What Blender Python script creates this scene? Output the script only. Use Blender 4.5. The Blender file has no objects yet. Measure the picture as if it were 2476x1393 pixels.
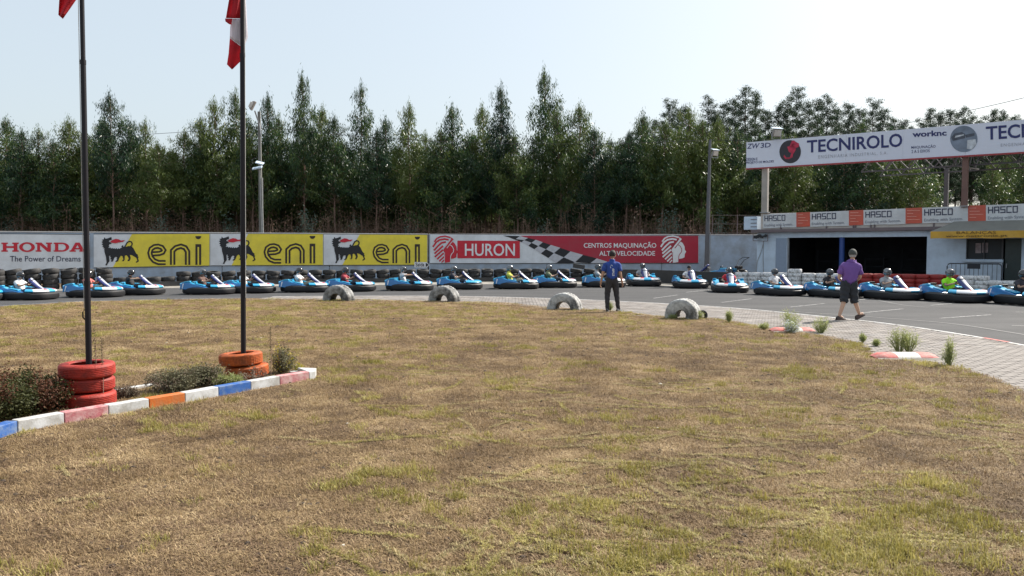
import bpy, bmesh, math, random
import numpy as np
from mathutils import Vector, Matrix, geometry

# ------------------------------------------------------------------ camera
SC = bpy.context.scene
COL = SC.collection
F = 1925.0; HC = 1.9; CX, CY = 1238.0, 696.5
PITCH = math.atan(96.5 / F)
cam_d = bpy.data.cameras.new('camera'); cam = bpy.data.objects.new('camera', cam_d); COL.objects.link(cam)
cam_d.sensor_width = 36.0; cam_d.lens = 36.0 * F / 2476.0; cam_d.clip_start = 0.1; cam_d.clip_end = 2000
cam.location = (0, 0, HC); cam.rotation_euler = (math.radians(90) - PITCH, 0, 0)
SC.camera = cam

# ------------------------------------------------------------------ sky, sun, exposure
SUN_AZ = math.radians(56)      # clockwise from +Y (the view direction)
SUN_EL = math.radians(43)
w = bpy.data.worlds.new('World'); SC.world = w; w.use_nodes = True
nt = w.node_tree; nt.nodes.clear()
sky = nt.nodes.new('ShaderNodeTexSky'); sky.sky_type = 'NISHITA'; sky.sun_disc = False
sky.sun_elevation = SUN_EL; sky.sun_rotation = SUN_AZ
sky.air_density = 1.0; sky.dust_density = 4.2; sky.ozone_density = 1.0; sky.altitude = 100
hz = nt.nodes.new('ShaderNodeMix'); hz.data_type = 'RGBA'; hz.inputs[0].default_value = 0.48
hz.inputs[7].default_value = (7.0, 7.8, 8.1, 1)
bg = nt.nodes.new('ShaderNodeBackground'); bg.inputs[1].default_value = 0.086
wo = nt.nodes.new('ShaderNodeOutputWorld')
nt.links.new(sky.outputs[0], hz.inputs[6]); nt.links.new(hz.outputs[2], bg.inputs[0]); nt.links.new(bg.outputs[0], wo.inputs[0])
sd = bpy.data.lights.new('sun', 'SUN'); sd.energy = 5.0; sd.angle = math.radians(0.5); sd.color = (1.0, 0.94, 0.85)
so = bpy.data.objects.new('sun', sd); COL.objects.link(so)
sv = Vector((math.sin(SUN_AZ) * math.cos(SUN_EL), math.cos(SUN_AZ) * math.cos(SUN_EL), math.sin(SUN_EL)))
so.rotation_euler = sv.to_track_quat('Z', 'Y').to_euler(); so.location = (30, 20, 40)
vs = SC.view_settings; vs.view_transform = 'Standard'; vs.look = 'None'; vs.gamma = 1; vs.use_curve_mapping = False
vs.exposure = 0.8
SC.cycles.max_bounces = 6; SC.cycles.diffuse_bounces = 3; SC.cycles.transparent_max_bounces = 8
SC.cycles.caustics_reflective = False; SC.cycles.caustics_refractive = False

# ------------------------------------------------------------------ helpers
def ray(px, py):
    x = (px - CX) / F; y = -(py - CY) / F
    return Vector((x, math.cos(PITCH) + y * math.sin(PITCH), -math.sin(PITCH) + y * math.cos(PITCH)))
O = Vector((0, 0, HC))
def at(px, py, Y):                    # point seen at a pixel, Y metres ahead
    d = ray(px, py); return O + d * (Y / d.y)
def G(px, py, z=0.0):                 # point on the ground
    d = ray(px, py); return O + d * ((z - HC) / d.z)
rnd = random.Random(7)

def tag(o, label=None, cat=None, group=None, kind=None):
    if label: o['label'] = label
    if cat: o['category'] = cat
    if group: o['group'] = group
    if kind: o['kind'] = kind
    return o
def empty(name, loc=(0, 0, 0), rz=0.0, label=None, cat=None, group=None):
    o = bpy.data.objects.new(name, None); COL.objects.link(o); o.location = loc; o.rotation_euler = (0, 0, rz)
    o.empty_display_size = 0.2
    return tag(o, label, cat, group)
def link(name, me, parent=None, loc=None, rot=None, scale=None):
    o = bpy.data.objects.new(name, me); COL.objects.link(o)
    if parent is not None: o.parent = parent
    if loc is not None: o.location = loc
    if rot is not None: o.rotation_euler = rot
    if scale is not None: o.scale = scale
    return o
def copy_tree(o, parent=None):
    c = o.copy(); COL.objects.link(c)
    if parent is not None: c.parent = parent; c.matrix_parent_inverse = o.matrix_parent_inverse.copy()
    for ch in o.children: copy_tree(ch, c)
    return c

def noise_nodes(nt, scale, detail=4, coord='Object', rough=0.6):
    tc = nt.nodes.new('ShaderNodeTexCoord'); n = nt.nodes.new('ShaderNodeTexNoise')
    n.inputs['Scale'].default_value = scale; n.inputs['Detail'].default_value = detail; n.inputs['Roughness'].default_value = rough
    if coord == 'World':
        g = nt.nodes.new('ShaderNodeNewGeometry'); nt.links.new(g.outputs['Position'], n.inputs['Vector'])
    else: nt.links.new(tc.outputs[coord], n.inputs['Vector'])
    return n
def ramp(nt, src, stops):
    r = nt.nodes.new('ShaderNodeValToRGB'); e = r.color_ramp.elements
    while len(e) < len(stops): e.new(0.5)
    for k, (p, c) in enumerate(stops):
        e[k].position = p; e[k].color = (*c, 1) if len(c) == 3 else c
    nt.links.new(src, r.inputs[0]); return r.outputs[0]
def mixc(nt, fac, a, b, mode='MIX'):
    m = nt.nodes.new('ShaderNodeMix'); m.data_type = 'RGBA'; m.blend_type = mode
    for i, v in ((0, fac), (6, a), (7, b)):
        if isinstance(v, (int, float)): m.inputs[i].default_value = v
        elif isinstance(v, tuple): m.inputs[i].default_value = (*v, 1) if len(v) == 3 else v
        else: nt.links.new(v, m.inputs[i])
    return m.outputs[2]
MATS = {}
def pm(name, col, rough=0.6, var=0.18, scale=6.0, bump=0.0, bscale=40.0, metal=0.0, coat=0.0, dirt=None, dirt_amt=0.0, dscale=3.0, spec=0.5):
    if name in MATS: return MATS[name]
    m = bpy.data.materials.new(name); m.use_nodes = True; t = m.node_tree
    b = t.nodes['Principled BSDF']
    n = noise_nodes(t, scale)
    lo = tuple(c * (1 - var) for c in col); hi = tuple(min(1, c * (1 + var)) for c in col)
    c = ramp(t, n.outputs['Fac'], [(0.3, lo), (0.7, hi)])
    if dirt is not None:
        n2 = noise_nodes(t, dscale, 8, rough=0.7)
        f = ramp(t, n2.outputs['Fac'], [(0.5 - dirt_amt * 0.3, (0, 0, 0)), (0.72 - dirt_amt * 0.3, (1, 1, 1))])
        c = mixc(t, f, c, dirt)
    t.links.new(c, b.inputs['Base Color'])
    b.inputs['Roughness'].default_value = rough; b.inputs['Metallic'].default_value = metal
    b.inputs['Coat Weight'].default_value = coat; b.inputs['Specular IOR Level'].default_value = spec
    if bump > 0:
        n3 = noise_nodes(t, bscale, 5); bp = t.nodes.new('ShaderNodeBump'); bp.inputs['Strength'].default_value = bump
        bp.inputs['Distance'].default_value = 0.02
        t.links.new(n3.outputs['Fac'], bp.inputs['Height']); t.links.new(bp.outputs[0], b.inputs['Normal'])
    MATS[name] = m; return m

class MB:
    def __init__(s): s.v = []; s.f = []; s.m = []
    def add(s, vs, fs, mi=0):
        b = len(s.v); s.v += [tuple(v) for v in vs]; s.f += [tuple(b + i for i in f) for f in fs]; s.m += [mi] * len(fs); return s
    def box(s, c, d, R=None, mi=0, taper=1.0):
        x, y, z = d[0] / 2, d[1] / 2, d[2] / 2
        vs = [Vector((sx * x * (taper if sz > 0 else 1), sy * y * (taper if sz > 0 else 1), sz * z)) for sz in (-1, 1) for sy in (-1, 1) for sx in (-1, 1)]
        if R is not None: vs = [R @ v for v in vs]
        vs = [v + Vector(c) for v in vs]
        return s.add(vs, [(0, 2, 3, 1), (4, 5, 7, 6), (0, 1, 5, 4), (2, 6, 7, 3), (0, 4, 6, 2), (1, 3, 7, 5)], mi)
    def bar(s, a, b, w, h=None, mi=0):
        a, b = Vector(a), Vector(b); d = b - a; h = h or w
        R = d.to_track_quat('X', 'Z').to_matrix()
        return s.box((a + b) / 2, (d.length, w, h), R, mi)
    def tube(s, pts, rads, seg=8, mi=0, cap=True):
        pts = [Vector(p) for p in pts]; n = len(pts)
        if not isinstance(rads, (list, tuple)): rads = [rads] * n
        vs = []; up = Vector((0.01, 0.02, 1))
        for i, p in enumerate(pts):
            d = (pts[min(i + 1, n - 1)] - pts[max(i - 1, 0)]).normalized()
            a = d.cross(Vector((1, 0.03, 0.02)) if abs(d.z) > 0.9 else up).normalized(); b = d.cross(a)
            for k in range(seg):
                t = 2 * math.pi * k / seg; vs.append(p + (a * math.cos(t) + b * math.sin(t)) * rads[i])
        fs = [(i * seg + k, i * seg + (k + 1) % seg, (i + 1) * seg + (k + 1) % seg, (i + 1) * seg + k) for i in range(n - 1) for k in range(seg)]
        if cap: fs += [tuple(range(seg))[::-1], tuple((n - 1) * seg + k for k in range(seg))]
        return s.add(vs, fs, mi)
    def lathe(s, prof, seg=24, c=(0, 0, 0), R=None, closed=False, mi=0, a0=0.0, a1=2 * math.pi, mod=None):
        full = abs(a1 - a0 - 2 * math.pi) < 1e-6; na = seg if full else seg + 1; vs = []
        for k in range(na):
            t = a0 + (a1 - a0) * k / seg
            for j, (r, z) in enumerate(prof):
                rr = r if mod is None else mod(k, j, r)
                v = Vector((rr * math.cos(t), rr * math.sin(t), z))
                if R is not None: v = R @ v
                vs.append(v + Vector(c))
        n = len(prof); fs = []
        for k in range(seg):
            k2 = (k + 1) % na
            for j in range(n if closed else n - 1):
                j2 = (j + 1) % n; fs.append((k * n + j, k2 * n + j, k2 * n + j2, k * n + j2))
        return s.add(vs, fs, mi)
    def grid(s, rows, mi=0):           # rows: list of equally long lists of points
        n = len(rows[0]); vs = [p for r in rows for p in r]
        return s.add(vs, [(i * n + j, i * n + j + 1, (i + 1) * n + j + 1, (i + 1) * n + j) for i in range(len(rows) - 1) for j in range(n - 1)], mi)
    def prism(s, poly, y0, y1, mi=0, shear=0.0):     # poly in (x,z), pushed along y; top part leans by shear per metre of z
        n = len(poly)
        vs = [(x, y0, z) for x, z in poly] + [(x, y1 - shear * z, z) for x, z in poly]
        fs = [(i, (i + 1) % n, n + (i + 1) % n, n + i) for i in range(n)]
        tri = geometry.tessellate_polygon([[Vector((x, z, 0)) for x, z in poly]])
        fs += [tuple(t) for t in tri] + [tuple(n + i for i in t[::-1]) for t in tri]
        return s.add(vs, fs, mi)
    def mesh(s, name, mats, smooth=False, recalc=True):
        me = bpy.data.meshes.new(name); me.from_pydata(s.v, [], s.f)
        for m in (mats if isinstance(mats, (list, tuple)) else [mats]): me.materials.append(m)
        me.polygons.foreach_set('material_index', s.m)
        if recalc:
            bm = bmesh.new(); bm.from_mesh(me); bmesh.ops.recalc_face_normals(bm, faces=bm.faces); bm.to_mesh(me); bm.free()
        if smooth:
            me.polygons.foreach_set('use_smooth', [True] * len(me.polygons))
            try: me.set_sharp_from_angle(angle=math.radians(40))
            except Exception: pass
        me.update(); return me
    def build(s, name, mats, parent=None, smooth=False, bevel=0.0, **k):
        o = link(name, s.mesh(name, mats, smooth, **k), parent)
        if bevel:
            b = o.modifiers.new('bevel', 'BEVEL'); b.width = bevel; b.segments = 2; b.limit_method = 'ANGLE'
        return o
def np_mesh(name, V, Fc, mats, mi=None, smooth=False):
    V = np.asarray(V, dtype=np.float32); Fc = np.asarray(Fc, dtype=np.int32); k = Fc.shape[1]
    me = bpy.data.meshes.new(name); me.vertices.add(len(V)); me.vertices.foreach_set('co', V.ravel())
    me.loops.add(Fc.size); me.loops.foreach_set('vertex_index', Fc.ravel()); me.polygons.add(len(Fc))
    me.polygons.foreach_set('loop_start', np.arange(0, Fc.size, k, dtype=np.int32))
    for m in (mats if isinstance(mats, (list, tuple)) else [mats]): me.materials.append(m)
    if mi is not None: me.polygons.foreach_set('material_index', np.asarray(mi, dtype=np.int32))
    if smooth: me.polygons.foreach_set('use_smooth', [True] * len(Fc))
    me.update(calc_edges=True); me.validate(); return me

# scatter: one object whose geometry nodes put small meshes on many points
_grp = {}
def scatter(name, sources, P, R, S, I, mats_note=None):
    coll = bpy.data.collections.new(name + '_pieces')
    for k, me in enumerate(sources):
        o = bpy.data.objects.new('%s_piece_%02d' % (name, k), me); coll.objects.link(o)
    me = bpy.data.meshes.new(name); n = len(P)
    me.vertices.add(n); me.vertices.foreach_set('co', np.asarray(P, np.float32).ravel())
    a = me.attributes.new('rot', 'FLOAT_VECTOR', 'POINT'); a.data.foreach_set('vector', np.asarray(R, np.float32).ravel())
    a = me.attributes.new('scl', 'FLOAT_VECTOR', 'POINT'); a.data.foreach_set('vector', np.asarray(S, np.float32).ravel())
    a = me.attributes.new('idx', 'INT', 'POINT'); a.data.foreach_set('value', np.asarray(I, np.int32))
    o = link(name, me)
    g = bpy.data.node_groups.new(name, 'GeometryNodeTree')
    g.interface.new_socket('Geometry', in_out='INPUT', socket_type='NodeSocketGeometry')
    g.interface.new_socket('Geometry', in_out='OUTPUT', socket_type='NodeSocketGeometry')
    N = g.nodes.new; gi = N('NodeGroupInput'); go = N('NodeGroupOutput'); ip = N('GeometryNodeInstanceOnPoints')
    ci = N('GeometryNodeCollectionInfo'); ci.inputs['Collection'].default_value = coll
    ci.inputs['Separate Children'].default_value = True; ci.inputs['Reset Children'].default_value = True
    def na(nm, ty):
        x = N('GeometryNodeInputNamedAttribute'); x.data_type = ty; x.inputs['Name'].default_value = nm
        return next(s for s in x.outputs if s.enabled)
    er = N('FunctionNodeEulerToRotation')
    L = g.links.new
    L(gi.outputs[0], ip.inputs['Points']); L(ci.outputs[0], ip.inputs['Instance']); ip.inputs['Pick Instance'].default_value = True
    L(na('idx', 'INT'), ip.inputs['Instance Index']); L(na('rot', 'FLOAT_VECTOR'), er.inputs[0]); L(er.outputs[0], ip.inputs['Rotation'])
    L(na('scl', 'FLOAT_VECTOR'), ip.inputs['Scale']); L(ip.outputs[0], go.inputs[0])
    md = o.modifiers.new('scatter', 'NODES'); md.node_group = g
    return o

def vnoise(x, y, seed=0):              # smooth value noise in numpy, 0..1
    x = np.asarray(x, float); y = np.asarray(y, float)
    xi = np.floor(x).astype(int); yi = np.floor(y).astype(int); xf = x - xi; yf = y - yi
    def h(a, b): 
        v = np.sin(a * 127.1 + b * 311.7 + seed * 74.7) * 43758.5453; return v - np.floor(v)
    u = xf * xf * (3 - 2 * xf); v = yf * yf * (3 - 2 * yf)
    return (h(xi, yi) * (1 - u) + h(xi + 1, yi) * u) * (1 - v) + (h(xi, yi + 1) * (1 - u) + h(xi + 1, yi + 1) * u) * v
def fbm(x, y, seed=0):
    return (vnoise(x, y, seed) * 0.5 + vnoise(x * 2.1, y * 2.1, seed + 1) * 0.3 + vnoise(x * 4.3, y * 4.3, seed + 2) * 0.2)

ORD = ['first', 'second', 'third', 'fourth', 'fifth', 'sixth', 'seventh', 'eighth', 'ninth', 'tenth', 'eleventh', 'twelfth', 'thirteenth', 'fourteenth',
       'fifteenth', 'sixteenth', 'seventeenth', 'eighteenth', 'nineteenth', 'twentieth']
def ordw(k):
    if k < 20: return ORD[k]
    tens = {2: 'twenty', 3: 'thirty', 4: 'forty', 5: 'fifty', 6: 'sixty', 7: 'seventy'}[(k + 1) // 10]
    return tens + '-' + ORD[(k + 1) % 10 - 1] if (k + 1) % 10 else {'twenty': 'twentieth', 'thirty': 'thirtieth', 'forty': 'fortieth', 'fifty': 'fiftieth', 'sixty': 'sixtieth', 'seventy': 'seventieth'}[tens]
# ------------------------------------------------------------------ ground
def ground_mat(name, stops, big=0.35, small=9.0, green=None, gsc=0.5, bump=0.6, bs=30.0):
    m = bpy.data.materials.new(name); m.use_nodes = True; t = m.node_tree; b = t.nodes['Principled BSDF']
    n1 = noise_nodes(t, small, 8, 'World', 0.72); c = ramp(t, n1.outputs['Fac'], stops)
    n2 = noise_nodes(t, big, 5, 'World', 0.6)
    f = ramp(t, n2.outputs['Fac'], [(0.35, (0.72, 0.72, 0.72)), (0.65, (1.2, 1.16, 1.08))]); c = mixc(t, 1.0, c, f, 'MULTIPLY')
    if green:
        n3 = noise_nodes(t, gsc, 7, 'World', 0.68); f = ramp(t, n3.outputs['Fac'], [(0.52, (0, 0, 0)), (0.66, (0.8, 0.8, 0.8))]); c = mixc(t, f, c, green)
    t.links.new(c, b.inputs['Base Color']); b.inputs['Roughness'].default_value = 0.95; b.inputs['Specular IOR Level'].default_value = 0.15
    n4 = noise_nodes(t, bs, 8, 'World', 0.8); bp = t.nodes.new('ShaderNodeBump'); bp.inputs['Strength'].default_value = bump; bp.inputs['Distance'].default_value = 0.03
    t.links.new(n4.outputs['Fac'], bp.inputs['Height']); t.links.new(bp.outputs[0], b.inputs['Normal'])
    return m
M_dirt = ground_mat('dry_earth', [(0.3, (0.099, 0.068, 0.043)), (0.7, (0.174, 0.130, 0.087))])
M_litter = ground_mat('forest_litter', [(0.3, (0.05, 0.03, 0.02)), (0.7, (0.13, 0.075, 0.045))])
M_lawn = ground_mat('dry_lawn', [(0.30, (0.050, 0.030, 0.021)), (0.48, (0.150, 0.094, 0.055)), (0.72, (0.31, 0.210, 0.115))], 0.45, 7.0, (0.20, 0.165, 0.055), 0.9, 1.2, 35.0)
def asphalt_mat():
    m = bpy.data.materials.new('asphalt'); m.use_nodes = True; t = m.node_tree; b = t.nodes['Principled BSDF']
    n1 = noise_nodes(t, 90.0, 6, 'World', 0.8); c = ramp(t, n1.outputs['Fac'], [(0.3, (0.044, 0.045, 0.049)), (0.7, (0.080, 0.080, 0.082))])
    n2 = noise_nodes(t, 0.5, 6, 'World', 0.6); mp = t.nodes.new('ShaderNodeMapping'); mp.inputs['Scale'].default_value = (0.16, 1.9, 1); mp.inputs['Rotation'].default_value = (0, 0, .12)
    t.links.new(n2.inputs['Vector'].links[0].from_socket, mp.inputs['Vector']); t.links.new(mp.outputs[0], n2.inputs['Vector'])
    c = mixc(t, 1.0, c, ramp(t, n2.outputs['Fac'], [(0.3, (0.72, 0.72, 0.74)), (0.7, (1.12, 1.1, 1.08))]), 'MULTIPLY')
    n5 = noise_nodes(t, 1.3, 8, 'World', 0.7); c = mixc(t, 1.0, c, ramp(t, n5.outputs['Fac'], [(0.35, (0.86, 0.86, 0.86)), (0.6, (1.0, 1.0, 1.0)), (0.72, (1.12, 1.11, 1.1))]), 'MULTIPLY')
    t.links.new(c, b.inputs['Base Color']); b.inputs['Roughness'].default_value = 0.88; b.inputs['Specular IOR Level'].default_value = 0.3
    bp = t.nodes.new('ShaderNodeBump'); bp.inputs['Strength'].default_value = 0.5; bp.inputs['Distance'].default_value = 0.006
    t.links.new(n1.outputs['Fac'], bp.inputs['Height']); t.links.new(bp.outputs[0], b.inputs['Normal']); return m
M_asph = asphalt_mat()
M_conc = pm('weathered_concrete', (0.30, 0.28, 0.25), 0.9, 0.15, 3.0, 0.3, 50, dirt=(0.15, 0.14, 0.12), dirt_amt=0.3, dscale=1.2)
M_white = pm('worn_white_paint', (0.55, 0.56, 0.57), 0.7, 0.08, 5.0, 0.15, 60, dirt=(0.34, 0.33, 0.31), dirt_amt=0.35, dscale=6.0)
M_line = pm('worn_line_paint', (0.45, 0.45, 0.45), 0.8, 0.1, 5.0, 0.1, 60, dirt=(0.12, 0.12, 0.12), dirt_amt=0.5, dscale=9.0)

def sheet(name, pts, z, mat, kind='structure'):
    mb = MB(); tri = geometry.tessellate_polygon([[Vector((p[0], p[1], 0)) for p in pts]])
    mb.add([(p[0], p[1], z) for p in pts], [tuple(t) for t in tri]); o = mb.build(name, mat)
    me = o.data
    for p in me.polygons:
        if p.normal.z < 0: p.flip()
    return tag(o, kind=kind)
sheet('ground', [(-700, -60), (700, -60), (700, 900), (-700, 900)], 0.0, M_dirt)
ZL = 0.05                                            # the lawn and the pavers lie 5 cm above the asphalt
near = [(-700, 800), (-420, 775), (-200, 752), (0, 741), (100, 735), (200, 729.5), (400, 724.5), (620, 721), (860, 719), (1100, 719.5), (1300, 724), (1450, 730), (1600, 737.5),
        (1800, 751), (2000, 771), (2150, 788), (2300, 810), (2476, 841), (2700, 890), (3100, 1000), (3700, 1250)]
grassb = [(-700, 803), (-420, 777), (-200, 754), (0, 743), (100, 737), (200, 731), (400, 726), (620, 723.5), (860, 725), (1040, 729), (1200, 731.5), (1330, 744), (1450, 750), (1620, 768),
          (1720, 771), (1860, 794), (2000, 815), (2080, 834), (2120, 860), (2260, 882), (2330, 893), (2476, 949), (2700, 1040), (3100, 1250), (3700, 1900)]
def smooth_line(pts, n=6):
    out = []
    for i in range(len(pts) - 1):
        p0 = Vector(pts[max(i - 1, 0)]); p1 = Vector(pts[i]); p2 = Vector(pts[i + 1]); p3 = Vector(pts[min(i + 2, len(pts) - 1)])
        for k in range(n):
            t = k / n; out.append(0.5 * ((2 * p1) + (-p0 + p2) * t + (2 * p0 - 5 * p1 + 4 * p2 - p3) * t * t + (-p0 + 3 * p1 - 3 * p2 + p3) * t ** 3))
    out.append(Vector(pts[-1])); return out
nearW = smooth_line([G(*p).to_2d() for p in near]); grassW = smooth_line([G(*p, ZL).to_2d() for p in grassb])
# roughen the lawn edge
gr = []
for i, p in enumerate(grassW):
    gr.append(p + Vector((0, 1)) * (vnoise(p.x * 1.3, p.y * 1.3, 3) - 0.5) * (0.25 if p.x > -5 else 0.05))
lawn = [(p.x, p.y) for p in gr] + [(60, 2), (60, -30), (-60, -30), (-60, 8)]
M_lawn_o = sheet('lawn', lawn, ZL, M_lawn)
far = [(-900, 727), (-500, 715), (0, 706), (250, 701), (450, 696), (700, 692), (1000, 689), (1300, 687), (1500, 689), (1650, 695), (1800, 703), (2050, 711), (2400, 722), (2700, 735), (3300, 770)]
farW = smooth_line([G(*p).to_2d() for p in far])
back = [(-900, 718), (-500, 707), (0, 699), (250, 694), (450, 689), (700, 686), (1000, 683), (1300, 681), (1500, 682), (1650, 686), (1800, 696), (2050, 705), (2400, 715), (2700, 727), (3300, 758)]
backW = smooth_line([G(*p).to_2d() for p in back])
sheet('track', [tuple(p) for p in nearW] + [(60, 8), (60, 22)] + [tuple(p) for p in farW[::-1]], 0.004, M_asph)
sheet('concrete_apron', [tuple(p) for p in farW] + [tuple(p) for p in backW[::-1]], 0.006, M_conc)
sheet('forest_floor', [(-300, 53), (-23, 54), (14, 54), (60, 54), (300, 54), (300, 500), (-300, 500)], 0.01, M_litter)
def strip(name, line, w0, w1, z, mat, t0=0, t1=None, label=None, kind='structure', dash=None, zt=None):
    L = line[t0:t1]; mb = MB(); rows = []; run = 0
    for i, p in enumerate(L):
        d = (L[min(i + 1, len(L) - 1)] - L[max(i - 1, 0)]).normalized(); n = Vector((-d.y, d.x))
        rows.append([(p.x + n.x * w0, p.y + n.y * w0, z), (p.x + n.x * w1, p.y + n.y * w1, z)])
    if zt is None:
        if dash:
            for i in range(len(rows) - 1):
                if dash(i, L[i]): mb.grid(rows[i:i + 2])
        else: mb.grid(rows)
    else:
        mb.grid([[(a[0], a[1], 0.0), (a[0], a[1], zt), (b[0], b[1], zt), (b[0], b[1], 0.0)] for a, b in rows])
    return tag(mb.build(name, mat), label, kind=kind)
strip('edge_line', nearW, 0.0, 0.13, 0.009, M_line, 12, 42)                     # left part, painted on asphalt
strip('far_edge_line', farW, -0.13, 0.0, 0.012, M_line)
# paver bed and its white kerb
i0 = next(i for i, p in enumerate(nearW) if p.x > -9.5)
bed = [tuple(p) for p in nearW[i0:]] + [tuple(p) for p in [q for q in grassW if q.x > -9.6][::-1]]
M_joint = pm('joint_sand', (0.15, 0.135, 0.115), 0.95, 0.2, 20, 0.3)
bed = [(p.x, p.y) for p in nearW[i0:]] + [(p.x - 0.25, p.y - 0.45) for p in [q for q in grassW if q.x > -9.6][::-1]]
PAVE = sheet('pavement', bed, 0.036, M_joint)
M_kred = pm('faded_red_paint', (0.46, 0.085, 0.075), 0.75, 0.12, 6, 0.2, 50, dirt=(0.42, 0.22, 0.19), dirt_amt=0.3, dscale=10)
strip('kerb_edge', nearW, 0.0, -0.09, 0.0, M_white, i0, None, kind='structure', zt=0.06)
_pxs = [CX + p.x / p.y * F for p in nearW]
_ia = next(i for i, v in enumerate(_pxs) if v > 2372); _ib = next(i for i, v in enumerate(_pxs) if v > 2440)
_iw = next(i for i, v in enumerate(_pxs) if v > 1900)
strip('painted_red_kerb_edge', nearW, 0.002, -0.095, 0.064, M_kred, _ia, _ib + 1)
strip('dark_edge_strip', nearW, 0.005, 0.26, 0.007, pm('darker_asphalt', (.036, .036, .038), .9, .25, 6, .2, 40), _iw, None)  # darker strip of asphalt beside the raised paver edge
# pavers
M_pav = pm('concrete_paver', (0.27, 0.25, 0.235), 0.9, 0.2, 4.0, 0.35, 60, dirt=(0.18, 0.16, 0.145), dirt_amt=0.35, dscale=1.6)
pm2 = M_pav.node_tree                                 # each paver a slightly different tone
_b = pm2.nodes['Principled BSDF']; _src = _b.inputs['Base Color'].links[0].from_socket
_g = pm2.nodes.new('ShaderNodeObjectInfo'); _geo = pm2.nodes.new('ShaderNodeNewGeometry')
_m = mixc(pm2, 1.0, _src, ramp(pm2, _geo.outputs['Random Per Island'], [(0.0, (0.78, 0.78, 0.8)), (1.0, (1.15, 1.13, 1.1))]), 'MULTIPLY'); pm2.links.new(_m, _b.inputs['Base Color'])
bedv = [Vector(p) for p in bed]
def inside(x, y, poly):
    c = False; j = len(poly) - 1
    for i in range(len(poly)):
        xi, yi = poly[i]; xj, yj = poly[j]
        if (yi > y) != (yj > y) and x < (xj - xi) * (y - yi) / (yj - yi) + xi: c = not c
        j = i
    return c
bw, bh = 0.235, 0.118
pav = []
for r in range(-10, 420):
    y = 8 + r * bh
    if y > 34: break
    for c in range(-60, 130):
        x = c * bw + (bw / 2 if r % 2 else 0)
        if abs(x) > y * 0.72 + 1: continue
        # strip runs roughly along x: test centre and ends
        if inside(x, y, bed) and inside(x - bw * .4, y - bh * .3, bed) and inside(x + bw * .4, y + bh * .3, bed) and inside(x + bw * .4, y - bh * .3, bed) and inside(x - bw * .4, y + bh * .3, bed):
            pav.append((y * y + x * x * 0.1, x, y))
pav.sort()
pmesh = MB()
hx, hy = bw / 2 - 0.004, bh / 2 - 0.004
pmesh.add([(-hx, -hy, 0), (hx, -hy, 0), (hx, hy, 0), (-hx, hy, 0), (-hx + .006, -hy + .006, .02), (hx - .006, -hy + .006, .02), (hx - .006, hy - .006, .02), (-hx + .006, hy - .006, .02)],
          [(0, 1, 5, 4), (1, 2, 6, 5), (2, 3, 7, 6), (3, 0, 4, 7), (4, 5, 6, 7)])
pme = pmesh.mesh('paver', M_pav, recalc=False)
vis = [p for p in pav if abs(p[1]) < p[2] * 0.66]
for k, (_, x, y) in enumerate(vis[:290]):
    link('paver', pme, PAVE, (x, y, 0.0365 + rnd.uniform(0, 0.003)), (rnd.uniform(-.012, .012), rnd.uniform(-.01, .01), rnd.uniform(-.012, .012)))
rest = MB(); done = set(vis[:290])
for p in pav:
    if p in done: continue
    _, x, y = p; dz = 0.0365 + rnd.uniform(0, 0.004); a = rnd.uniform(-.012, .012)
    rest.add([(x + v[0] - v[1] * a, y + v[1] + v[0] * a, dz + v[2]) for v in pmesh.v], pmesh.f)
o = rest.build('far_paver', M_pav, PAVE, recalc=False); o['kind'] = 'stuff'
print('pavers', len(pav), len(vis))
# grid marks and lines on the asphalt
M_mark = M_line
def mark(p, q, w=0.09):
    a, b = G(*p), G(*q); a.z = b.z = 0.011
    d = (b - a).normalized(); n = Vector((-d.y, d.x, 0)) * w / 2
    mb = MB(); mb.add([a - n, b - n, b + n, a + n], [(0, 1, 2, 3)])
    tick = (b - a).normalized() * 0.0
    return tag(mb.build('grid_mark', M_mark), kind='structure')
for p, q in [((1580, 722), (1638, 714)), ((1745, 732), (1818, 723)), ((1909, 743.5), (1994, 734.5)), ((2083, 757.5), (2184, 747.5)), ((2273, 770.5), (2396, 762)), ((2446, 788), (2560, 791)),
             ((1660, 707.5), (1716, 701)), ((2250, 739), (2300, 735)), ((2456, 755.5), (2530, 756)), ((2063, 727), (2100, 723)), ((2610, 806), (2740, 798))]:
    mark(p, q)
ll = smooth_line([G(*p).to_2d() for p in [(1880, 752), (2000, 760), (2150, 771), (2300, 784), (2476, 811), (2700, 850)]])
M_faint = pm('faded_line_paint', (0.15, 0.15, 0.15), 0.85, 0.2, 9.0)
strip('faded_line', ll, 0, 0.1, 0.010, M_faint)
ll2 = smooth_line([G(*p).to_2d() for p in [(2120, 727), (2180, 738), (2240, 744)]]); strip('faded_line', ll2, 0, 0.09, 0.010, M_faint)
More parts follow.
